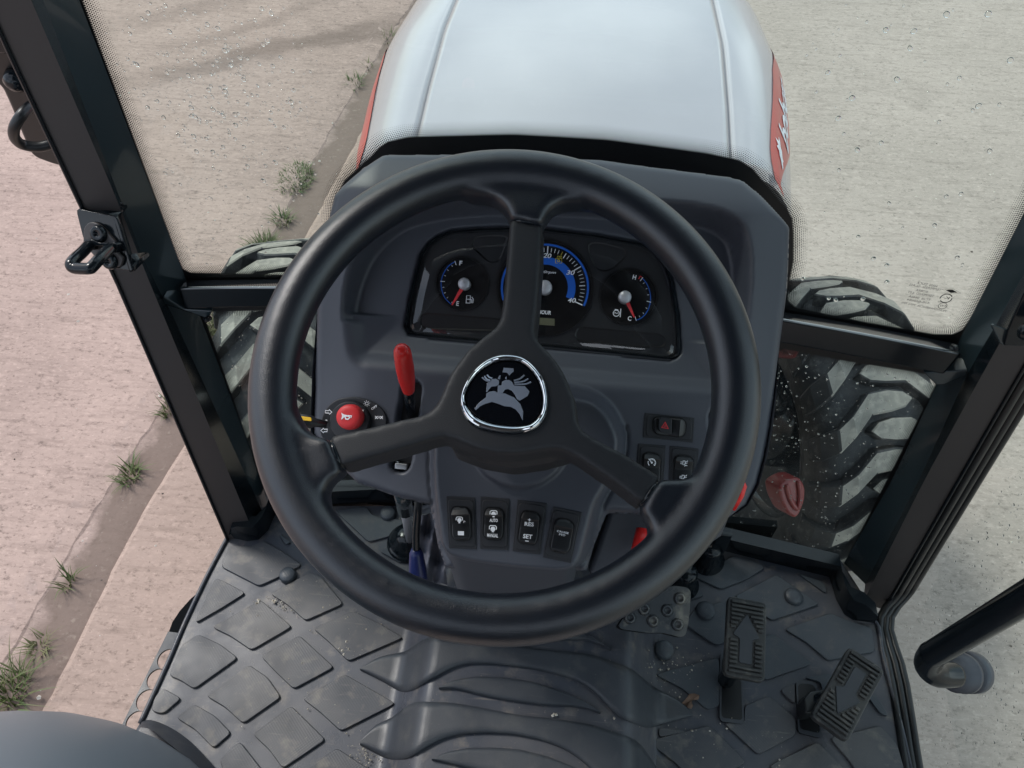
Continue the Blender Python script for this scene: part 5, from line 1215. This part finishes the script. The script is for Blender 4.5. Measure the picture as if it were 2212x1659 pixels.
MB().lathe(DF.w(bc, 0), DF.N, [(br, .006), (br, .021), (br*.96, .0245), (br*.85, .0262), (br*.5, .0266), (0, .0266)], 48).out('horn_button', M['redknob'], HK, smoothf=True)
def sym(fr, pts, h, name='symbol', m='print', par=HK, th=.0003): return prism(name, fr, pts, h+th, th+.0002, M[m], par)
def sline(fr, pts, w_, h, par, m='print', closed=False, name='symbol'):
    P = [np.asarray(p) for p in pts]; 
    L, Rr = offset_open(P, w_/2, closed), offset_open(P, -w_/2, closed)
    if closed: L.append(L[0]); Rr.append(Rr[0])
    return MB().strip([fr.w(p, h) for p in L], [fr.w(p, h) for p in Rr]).out(name, M[m], par)
HF = lambda l: F_(l, .0268)
sym(DF, HF([(470, 878), (500, 897), (530, 903), (535, 915), (500, 922), (480, 945), (468, 948), (478, 915)]), .0267); sline(DF, HF([(535, 908), (578, 912), (568, 930)]), .0012, .0270, HK); sline(DF, HF([(510, 925), (520, 912), (548, 914), (556, 930), (540, 946), (516, 942)]), .0013, .0271, HK, closed=True)
for l in ([(305, 855), (340, 858), (342, 845), (372, 872), (345, 895), (342, 882), (304, 880)], [(325, 1048), (290, 1050), (288, 1038), (258, 1062), (285, 1087), (288, 1075), (322, 1075)]): sline(DF, F_(l, .0043), .0009, .0044, HK, closed=True)
dc_ = F_([(314, 964)], .004)[0]; sym(DF, circle(dc_, .0013, 16), .0041)
sym(DF, F_([(668, 850), (705, 846), (690, 880)], .013), .0132)
sc_ = F_([(735, 782)], .004)[0]; u_ = np.linalg.norm(F_([(835, 782)], .004)[0]-sc_)/100
ring(DF, sc_, 15*u_, 4.5*u_, 'symbol', M['print'], HK, .0044, n=20)
for i in range(8):
    a = i*math.pi/4+.2; d = np.array([math.cos(a), math.sin(a)]); sline(DF, [sc_+d*22*u_, sc_+d*34*u_], 4*u_, .0044, HK)
text('lettering', 'OFF', DF, *cr('F', [(790, 852), (848, 815)]), 24*u_, M['print'], HK, h=.004, th=.0005, weight=.02)
for cx, s in ((846, -1), (876, 1)):
    sline(DF, F_([(cx-s*6, 915), (cx+s*6, 918), (cx+s*8, 930), (cx-s*0, 940), (cx-s*8, 932)], .004), .0008, .0044, HK, closed=True)
    for dy in (-14, 0, 14): sline(DF, F_([(cx+s*10, 927+dy*.4), (cx+s*26, 927+dy)], .004), .0007, .0044, HK)
# indicator stalk
st = sub('indicator_stalk', tuple(DF.w(DF.px((690, 920)), .02)), T, 'short black indicator stalk with an amber tip')
a, b = DF.w(DF.px((706, 917), .012), .012), DF.w(DF.px((644, 907), .02), .02)
MB().tube([a, lerp(a, b, .4), lerp(a, b, .55), lerp(a, b, .95), b], [.0035, .0042, .0062, .0062, .005], 12).out('stalk_arm', M['switch'], st, smoothf=True)
prism('amber_lens', DF, fillet(DF.pxs([(642, 898), (672, 902), (673, 910), (643, 907)], .0268), .0012), .0268, .002, M['amber'], st, bev=.0004)

# ---- levers
RL = sub('hand_throttle', tuple(DF.w(F_([(1180, 800)])[0])), T, 'red-handled throttle lever standing out of its slot')
prism('lever_slot', DF, slot1, -.0135, .001, M['groove'], RL); prism('lever_slot', DF, slot2, -.0145, .001, M['groove'], DB)
g0, g1 = DF.w(F_([(1168, 655)], .030)[0], .030), DF.w(F_([(1096, 215)], .085)[0], .085)
MB().tube([lerp(g0, g1, t) for t in (0, .02, .1, .3, .6, .85, .95, 1.0, 1.03)], [.0048, .0056, .0062, .0075, .0082, .0078, .0072, .0058, .003], 20).out('red_grip', M['red'], RL, smoothf=True)
q0, q1 = DF.w(F_([(1200, 900)], -.012)[0], -.012), lerp(g0, g1, .05)
MB().tube([q0, lerp(q0, q1, .5), q1], .0048, 12).out('lever_shaft', M['gloss'], RL, smoothf=True)
MB().box(DF.w(F_([(1100, 1430)], -.01)[0], -.008), .012, .006, .01, DF.X, DF.Y).out('lever_pivot', M['steel'], RL, bev=.001)
MB().tube([DF.w(F_([(1050, 1380)], -.01)[0], -.010), DF.w(F_([(1055, 1450)], -.01)[0], -.010)], .002).out('lever_spring', M['steel'], RL, smoothf=True)
R2 = sub('pull_knob', tuple(DF.w(DF.px((1606, 1060)), -.02)), T, 'small red lever end behind the right side of the rim')
MB().tube([DF.w(DF.px((1590, 1010), .01), .012), DF.w(DF.px((1603, 1052), .012), .012), DF.w(DF.px((1598, 1070), .012), .010), DF.w(DF.px((1585, 1100), 0), 0)], [.002, .0044, .0044, .002], 12).out('red_grip', M['red'], R2, smoothf=True)
R3 = sub('parking_brake_pull', tuple(DF.w(DF.px((1390, 1160)), -.05)), T, 'red pull handle below the right switches')
h0, h1 = DF.w(DF.px((1393, 1146), -.01), -.01), DF.w(DF.px((1379, 1205), .0), .0)
MB().tube([h0, lerp(h0, h1, .5), h1, lerp(h0, h1, 1.4)], [.0085, .0085, .0085, .004], 14).out('red_grip', M['red'], R3, smoothf=True)
# dark under-dash block at the right of the column
MB().prism([DF.w(p, -.03) for p in DF.pxs([(1322, 1085), (1585, 1100), (1560, 1160), (1500, 1200), (1400, 1240), (1300, 1260), (1268, 1240)], -.03)], DF.N, .10).out('underdash_panel', M['groove'] if False else M['shroud'], T, bev=.006)
B1 = sub('column_lever', tuple(at_z((900, 1150), .38)), T, 'black lever with a dark blue grip left of the column')
bz = [((904, 1070), .43), ((903, 1100), .40), ((899, 1150), .365), ((899, 1190), .34)]
MB().tube(spline([at_z(p, z) for p, z in bz], 14), .0042, 10).out('lever_shaft', M['gloss'], B1, smoothf=True)
MB().tube([at_z(p, z) for p, z in (((899, 1186), .343), ((899, 1195), .337), ((902, 1230), .317), ((906, 1262), .30), ((907, 1275), .293))], [.005, .0075, .0098, .0095, .005], 16).out('blue_grip', M['bluegrip'], B1, smoothf=True)
C1 = sub('gear_linkage', tuple(at_z((880, 1130), .1)), T, 'pale steel rod running into a rubber boot on the floor')
ra_, rb_ = at_z((868, 1060), .33), at_z((886, 1165), .035)
MB().tube([ra_, lerp(ra_, rb_, .35)], .010, 12).out('rod_joint', M['frame'], C1, smoothf=True); MB().tube([ra_, rb_], .0065, 12).out('rod', M['silver'], C1, smoothf=True)
q = at_z((882, 1168), .01); MB().lathe((q[0], q[1], 0), (0, 0, 1), [(.034, 0), (.034, .005), (.03, .008), (.026, .012), (.026, .018), (.018, .022), (.018, .03), (.009, .034), (0, .034)], 28).out('rubber_boot', M['gloss'], C1, smoothf=True)
# crumpled clear bag beside the column
V = []; F = []; n1, n2 = 14, 20; rb = random.Random(5)
for j in range(n2):
    for i in range(n1):
        u, v = i/(n1-1), j/(n2-1); p = (lerp(907, 945+22*v, u), lerp(1110, 1262, v)+3*math.sin(u*7)); q = at_z(p, lerp(.30, .20, v)+.010*math.sin(u*9+v*7)+.005*math.sin(u*4-v*17)+rb.gauss(0, .0008)); V.append(q)
for j in range(n2-1):
    for i in range(n1-1): F.append((j*n1+i, j*n1+i+1, (j+1)*n1+i+1, (j+1)*n1+i))
o = mobj('plastic_bag', V, F, M['bag'], None, smoothf=True); o['label'] = 'crumpled clear plastic bag tucked left of the steering column'; o['category'] = 'plastic bag'

# ---- rocker switches
def rocker(label, crop, fr, outer, inner, rock, cap=None, extra=None, vertical=True, raised=0.0):
    q = lambda l, h: [fr.px(p, h) for p in cr(crop, l)]
    c = sum(np.asarray(x) for x in q(outer, 0))/4; s = sub('rocker_switch', tuple(fr.w(c)), T, label)
    prism('switch_frame', fr, q(outer, .0015), .0012, .004, M['switchframe'], s, bev=.0003)
    ip = fillet(q(inner, .002), .004); k = len(ip); prism('inner_frame', fr, ip, .0022, .002, M['switchframe'], s, bev=.0006)
    rp_ = fillet(q(rock, .0024), .0035); o2 = offset_open(rp_, -.0011 if area([tuple(x) for x in rp_]) > 0 else .0011, True)
    MB().strip([fr.w(p, .0025) for p in list(rp_)+[rp_[0]]], [fr.w(p, .0025) for p in list(o2)+[o2[0]]]).out('rocker_gap', M['groove'], s)
    # rocker body: valley in the middle, raised ends
    Oq = [np.asarray(x) for x in q(outer, 0)]
    Y_ = (Oq[0]+Oq[1]-Oq[2]-Oq[3]) if vertical else (Oq[1]+Oq[2]-Oq[0]-Oq[3]); Y_ = Y_/np.linalg.norm(Y_); X_ = np.array([Y_[1], -Y_[0]])
    R_ = np.array([[p@X_, p@Y_] for p in rp_]); lo_, hi_ = R_[:, 1].min(), R_[:, 1].max(); Lr = hi_-lo_
    def prof_(u):      # rest shape of a rocker: short steep cap at the raised end, dished face
        return np.interp(u, [0, .04, .12, .50, .74, .80, .93, 1.0], [.0030, .0048, .0052, .0034, .0066, .0078, .0050, .0030])
    def hgt(p): return float(prof_(((p@Y_)-lo_)/Lr))
    mb = MB(); rows = []
    for u in np.r_[0.004, .03, .07, .12, np.linspace(.2, .7, 8), .76, .80, .86, .93, .97, .996]:
        yv = lo_+u*Lr; xs2 = []
        for i in range(len(R_)):
            a_, b_ = R_[i], R_[(i+1) % len(R_)]
            if (a_[1]-yv)*(b_[1]-yv) <= 0 and abs(a_[1]-b_[1]) > 1e-12: xs2.append(a_[0]+(b_[0]-a_[0])*(yv-a_[1])/(b_[1]-a_[1]))
        if len(xs2) < 2: continue
        x0_, x1_ = min(xs2), max(xs2); h_ = float(prof_(u)); e_ = min(.0012, (x1_-x0_)*.2)
        rows.append([fr.w(X_*x+Y_*yv, hh) for x, hh in ((x0_, .0005), (x0_, h_-.0007), (x0_+e_*.4, h_-.00015), (x0_+e_, h_), ((x0_+x1_)/2, h_), (x1_-e_, h_), (x1_-e_*.4, h_-.00015), (x1_, h_-.0007), (x1_, .0005))])
    for a_, b_ in zip(rows, rows[1:]): mb.strip(a_, b_)
    mb.out('rocker', M['switch'], s, smoothf=True)
    return s, (lambda l, h=.006: q(l, h)), hgt
SF_ = DF.up(SH_H)
H_ = lambda l, h=.006: [SF_.px(p, h) for p in cr('H', l)]
def inset(l, f=.86):
    a = np.array(l, float); c = a.mean(0); return [tuple(c+(p-c)*np.array([f, f+.04])) for p in a]
sw = []
for label, o_, r_2 in (('rocker switch with a PTO symbol and P, first from the left', [(245, 270), (560, 285), (580, 855), (275, 845)], [(305, 430), (330, 388), (470, 390), (512, 440), (520, 700), (500, 742), (460, 757), (350, 750), (312, 700)]),
                       ('rocker switch marked AUTO and MANUAL', [(625, 275), (945, 300), (930, 865), (620, 850)], [(675, 440), (705, 398), (840, 402), (880, 445), (870, 700), (838, 750), (700, 738), (660, 690)]),
                       ('rocker switch marked RES and SET', [(1035, 310), (1360, 350), (1285, 915), (980, 875)], [(1080, 475), (1112, 430), (1240, 447), (1282, 495), (1250, 750), (1218, 802), (1080, 790), (1040, 745)]),
                       ('rocker switch marked CRUISE PTO, last on the right', [(1430, 385), (1745, 450), (1625, 1010), (1315, 945)], [(1448, 565), (1480, 515), (1600, 527), (1655, 580), (1612, 850), (1560, 900), (1430, 880), (1398, 830)])):
    inn = [tuple(lerp(np.array(p), sum(np.array(x) for x in o_)/4, .10)) for p in o_]
    sw.append(rocker(label, 'H', SF_, o_, inn, r_2)[0])
hu = np.linalg.norm(H_([(900, 500)])[0]-H_([(800, 500)])[0])/100
def ht(body, a, b, hp, s, **k): return text('lettering', body, SF_, *cr('H', [a, b]), hp*hu, M['print'], s, h=.0064, th=.0004, **k)
def pto(c, s, sc=1):
    x, y = c; P_ = lambda l: [SF_.px(p, .0066) for p in cr('H', l)]
    sline(SF_, P_([(x-40*sc, y+5*sc), (x-38*sc, y-26*sc), (x-28*sc, y-36*sc), (x+28*sc, y-34*sc), (x+38*sc, y-24*sc), (x+38*sc, y+8*sc)]), 9*hu*sc, .0072, s)
    ctr3 = P_([(x, y+2)])[0]; sym(SF_, [ctr3+np.array([math.cos(a), math.sin(a)*.95])*(24 if i % 2 else 30)*hu*sc for i, a in enumerate(np.linspace(0, 2*math.pi, 17)[:-1])], .0071, par=s); sym(SF_, P_([(x-12*sc, y+24), (x+12*sc, y+26), (x+10*sc, y+38), (x-12*sc, y+36)]), .0071, par=s)
pto((392, 528), sw[0], .9); ht('P', (436, 562), (456, 564), 24, sw[0]); sym(SF_, [SF_.px(p, .0050) for p in cr('H', [(374, 653), (442, 655), (442, 700), (374, 697)])], .0052, par=sw[0])
pto((770, 462), sw[1]); ht('AUTO', (725, 552), (815, 555), 38, sw[1], weight=.02); pto((762, 627), sw[1]); ht('MANUAL', (698, 717), (818, 724), 40, sw[1], weight=.02)
ht('RES', (1112, 594), (1213, 602), 44, sw[2], weight=.02); ht('SET', (1094, 730), (1194, 742), 48, sw[2], weight=.025)
P_ = lambda l: [SF_.px(p, .0066) for p in cr('H', l)]
sline(SF_, P_([(1150, 523), (1184, 527)]), 8*hu, .0086, sw[2]); sline(SF_, P_([(1169, 508), (1165, 543)]), 8*hu, .0087, sw[2]); sline(SF_, P_([(1118, 760), (1158, 764)]), 9*hu, .0072, sw[2])
ht('CRUISE', (1468, 660), (1598, 688), 21, sw[3], weight=.015); ht('PTO', (1492, 699), (1560, 711), 21, sw[3], weight=.015)
I_ = lambda l, h=0: [DF.px(p, h) for p in cr('I', l)]
hz_, _, _ = rocker('hazard light switch with a red triangle', 'I', DF, [(340, 248), (712, 287), (700, 472), (325, 432)], [(356, 262), (695, 295), (688, 455), (345, 424)], [(400, 300), (425, 280), (620, 293), (647, 325), (640, 405), (612, 428), (430, 408), (400, 380)], vertical=False)
prism('rocker_tab', DF, fillet(I_([(445, 292), (470, 280), (542, 290), (540, 405), (520, 410), (455, 392), (443, 370)], .010), .002), .0098, .006, M['switchframe'], hz_, bev=.0006)
sline(DF, I_([(491, 318), (514, 366), (464, 358)], .010), .0012, .0103, hz_, 'redprint', True); sline(DF, I_([(491, 335), (499, 354), (481, 351)], .010), .0007, .0103, hz_, 'redprint', True)
c1, _, _ = rocker('rocker switch with a white speed gauge symbol under the hazard switch', 'I', DF, [(290, 480), (495, 496), (478, 800), (272, 790)], [(305, 494), (482, 508), (466, 790), (288, 780)], [(330, 560), (358, 545), (428, 553), (455, 580), (450, 745), (440, 775), (320, 765), (313, 740)])
c2_, _, _ = rocker('rocker switch with white exhaust symbols at the rim', 'I', DF, [(530, 498), (745, 520), (722, 800), (520, 790)], [(543, 512), (730, 532), (708, 788), (532, 780)], [(563, 590), (590, 565), (672, 573), (698, 600), (690, 760), (670, 785), (575, 775), (553, 745)])
gc = I_([(390, 622)], .0085)[0]; iu = np.linalg.norm(I_([(490, 622)])[0]-I_([(390, 622)])[0])/100
ring(DF, gc, 28*iu, 6*iu, 'symbol', M['print'], c1, .0092, (-50, 130), 24); ring(DF, gc, 28*iu, 6*iu, 'symbol', M['print'], c1, .0092, (160, 235), 12); sline(DF, [gc+np.array([-26, 26])*iu, gc], 6*iu, .0093, c1); sym(DF, circle(gc, 8*iu, 12), .0091, par=c1)
for a in range(-40, 140, 30): d = np.array([math.cos(math.radians(a)), math.sin(math.radians(a))]); sline(DF, [gc+d*19*iu, gc+d*25*iu], 5*iu, .0093, c1)
for cx, cy in ((632, 628), (625, 735)):
    e = I_([(cx, cy)], .0085)[0]
    sline(DF, [e+np.array(p)*iu for p in ((-26, 8), (-8, 8), (-8, -10), (6, -10), (10, 12), (20, 14), (26, 22))], 5*iu, .0092, c2_); sline(DF, [e+np.array(p)*iu for p in ((-26, -4), (-8, -4), (-8, 18), (6, 18), (14, 0), (26, 6))], 5*iu, .0092, c2_); sline(DF, [e+np.array(p)*iu for p in ((4, -22), (14, -12), (26, -16))], 5*iu, .0092, c2_)

# ---------------------------------------------------------------- steering wheel
el = math.radians(67.2)
WF = Frame((0, 0, .66), (1, 0, 0), (0, math.sin(el), math.cos(el)))
SW = sub('steering_wheel', tuple(WF.O), T, 'large black three-spoke steering wheel')
Rm, rm = .1718, .0182
mb = MB(); nu, nv = 128, 28; V = []; F = []
for i in range(nu):
    a = 2*math.pi*i/nu; d = WF.X*math.cos(a)+WF.Y*math.sin(a)
    for j in range(nv): b = 2*math.pi*j/nv; V.append(WF.O+d*(Rm+rm*math.cos(b))+WF.N*rm*.96*math.sin(b))
for i in range(nu):
    for j in range(nv): F.append((i*nv+j, i*nv+(j+1) % nv, ((i+1) % nu)*nv+(j+1) % nv, ((i+1) % nu)*nv+j))
mb.add(V, [f[::-1] for f in F])
Wp = lambda l, h=0: [WF.px(p, h) for p in l]
def solid(poly, h, depth, grow=0):
    """bulged slab: three stacked outlines"""
    p = [np.asarray(x) for x in poly]; s = 1 if area([tuple(x) for x in p]) > 0 else -1
    V = []; k = len(p); lv = ((h, -s*-.000), (h-.003, -s*grow*.3), (h-depth, -s*grow))
    for hh, g_ in lv: V += [WF.w(x, hh) for x in offset_open(p, g_, True)]
    F = [tuple(range(k))[::s], tuple(range(3*k-1, 2*k-1, -1))[::s]]
    for q_ in range(2):
        for i in range(k): f = (q_*k+i, (q_+1)*k+i, (q_+1)*k+(i+1) % k, q_*k+(i+1) % k); F.append(f[::s])
    return V, F
stubs = [[(1102, 466), (1095, 443), (1080, 425), (1055, 414), (1020, 412), (1000, 405), (1010, 380), (1120, 365), (1270, 392), (1280, 425), (1247, 430), (1218, 428), (1193, 438), (1179, 458), (1171, 480)],
         [(706, 947), (680, 943), (655, 932), (640, 908), (622, 872), (600, 880), (595, 950), (625, 1050), (680, 1120), (702, 1130), (700, 1112), (698, 1085), (694, 1055), (705, 1035), (735, 1018)],
         [(1428, 1034), (1470, 1036), (1497, 1034), (1510, 1024), (1528, 1000), (1556, 965), (1580, 980), (1585, 1060), (1530, 1150), (1430, 1215), (1395, 1200), (1400, 1180), (1413, 1160), (1411, 1135), (1396, 1112), (1388, 1096)]]
for l in stubs: mb.add(*solid(Wp(l, .009), .009, .025, .002))
RIM = remesh('rim', mb, .0021, 34, M['rim'], SW, .6)
hub_px = [(1104, 472), (1099, 551), (1095, 607), (1089, 663), (1083, 690), (1072, 708), (1047, 727), (1017, 751), (993, 781), (972, 812), (960, 842), (946, 873), (930, 890), (908, 900), (870, 908), (800, 925), (713, 944),
          (722, 982), (737, 1003), (800, 985), (860, 968), (900, 956), (930, 946), (958, 940), (982, 946), (1022, 964), (1069, 976), (1115, 978), (1150, 973), (1186, 966), (1215, 968), (1250, 985), (1330, 1040), (1386, 1084),
          (1412, 1062), (1424, 1030), (1350, 984), (1285, 950), (1254, 930), (1245, 910), (1243, 887), (1240, 863), (1228, 835), (1216, 806), (1200, 781), (1178, 755), (1158, 735), (1152, 714), (1157, 670), (1161, 624), (1166, 551), (1169, 484)]
HH = .004
mb = MB(); mb.add(*solid(Wp(hub_px, HH), HH, .027, .0035))
cx_ = Wp([(1098, 860)], HH)[0]
hubonly = fillet(Wp([(1060, 735), (1150, 735), (1200, 790), (1232, 850), (1240, 910), (1200, 962), (1115, 972), (1030, 962), (955, 928), (965, 850), (1000, 785)], HH), .012, 4)
mb.add(*solid(hubonly, HH, .062, -.004))
mb.add(*solid(Wp([(960, 925), (1000, 935), (1110, 960), (1200, 955), (1240, 935), (1235, 985), (1180, 1000), (1110, 1010), (1040, 998), (980, 975)], HH-.026), HH-.026, .034, .001))
HUB = remesh('spokes_and_hub', mb, .0019, 9, M['hub'], SW, .6)
# collars where the foam meets the spokes
for a, b, w_ in (((1100, 470), (1172, 482), 5), ((709, 942), (736, 1012), 5), ((1427, 1032), (1386, 1092), 5)):
    A, B = Wp([a, b], HH+.001); d = (B-A)/np.linalg.norm(B-A); A = A+d*.002; B = B-d*.002; n = 20; arc = []
    for i in range(n+1):
        t = i/n; s_ = -1+2*t; arc.append(WF.w(lerp(A, B, t), HH-.0005-.010*abs(s_)**3.5))
    MB().tube(arc, .0021, 8).out('collar', M['gloss'], SW, smoothf=True)
MB().tube([WF.w(cx_, -.04), DF.w(D_((1123, 945), SH_H), SH_H)], .030, 24).out('column_shaft', M['gloss'], SW, smoothf=True)
# badge
BH = HH+.0008
Gp = lambda l, h=BH: [WF.px(p, h) for p in cr('G', l)]
go = spline(Gp([(770, 245), (900, 268), (1005, 340), (1090, 450), (1130, 560), (1141, 700), (1112, 830), (1025, 930), (905, 968), (800, 976), (650, 960), (500, 920), (400, 850), (350, 760), (335, 660), (368, 540), (440, 420), (540, 320), (650, 262)]), 96, True)
gi = spline(Gp([(770, 315), (880, 328), (965, 385), (1045, 500), (1083, 640), (1068, 770), (1005, 855), (925, 890), (760, 888), (600, 860), (480, 800), (410, 720), (388, 640), (410, 555), (480, 450), (565, 375), (660, 328)]), 96, True)
cb = sum(gi)/len(gi)
def byang(P): return sorted(P, key=lambda p: math.atan2(p[1]-cb[1], p[0]-cb[0]))
def atang(P, angs):
    th = np.array([math.atan2(p[1]-cb[1], p[0]-cb[0]) for p in P]); o_ = np.argsort(th); th = th[o_]; r = np.array([math.hypot(*(p-cb)) for p in P])[o_]
    return [cb+np.array([math.cos(a), math.sin(a)])*np.interp(a, np.r_[th-2*math.pi, th, th+2*math.pi], np.r_[r, r, r]) for a in angs]
AN = np.linspace(-math.pi, math.pi, 121); o1, i1 = atang(go, AN), atang(gi, AN); mb = MB(); prev = None
for t in range(9):
    u = t/8; L = [WF.w(lerp(a, b, u), BH-.0015+.0055*math.sin(math.pi*(.12+.80*u))**.8-(.0018*u)) for a, b in zip(o1, i1)]
    if prev: mb.strip(prev, L)
    prev = L
BG = mb.out('badge_ring', M['chrome'], SW, smoothf=True)
MB().strip([WF.w(cb+(p-cb)*1.02, BH-.003) for p in o1], [WF.w(p, BH+.0005) for p in o1]).out('badge_seat', M['groove'], SW)
MB().prism([WF.w(p, BH+.0006) for p in i1[:-1]], WF.N, .002).out('badge_face', M['badge'], SW)
for l in ([(735, 365), (825, 372), (826, 398), (800, 420), (786, 438), (768, 412), (724, 408)], [(692, 440), (706, 435), (700, 472), (679, 470)], [(745, 462), (760, 445), (763, 475)],
          [(608, 492), (628, 470), (665, 468), (692, 484), (690, 520), (665, 535), (620, 540), (595, 570), (580, 592), (572, 588), (580, 510)],
          [(720, 495), (745, 480), (785, 478), (812, 498), (830, 530), (930, 535), (972, 585), (955, 625), (880, 670), (858, 655), (835, 610), (810, 578), (775, 562), (745, 567), (722, 600), (678, 600), (680, 530), (715, 528)],
          [(575, 603), (600, 588), (645, 580), (690, 600), (742, 602), (830, 640), (888, 700), (914, 770), (910, 852), (880, 790), (845, 750), (800, 726), (740, 720), (690, 700), (625, 680), (560, 700), (515, 722), (478, 757), (465, 745), (505, 690), (572, 638)]):
    prism('emblem', WF, Gp(l, BH+.0012), BH+.0013, .0006, M['emblem'], SW, bev=.0002)
for l in ([(535, 455), (570, 483), (606, 495)], [(557, 443), (580, 473), (612, 483)], [(582, 432), (602, 455), (630, 464)], [(925, 435), (882, 470), (828, 485)], [(960, 468), (912, 494), (830, 502)], [(986, 498), (930, 518), (834, 518)]):
    MB().tube([WF.w(p, BH+.0013) for p in spline(Gp(l, BH+.0012), 8)], .0006, 6).out('whisker', M['emblem'], SW)
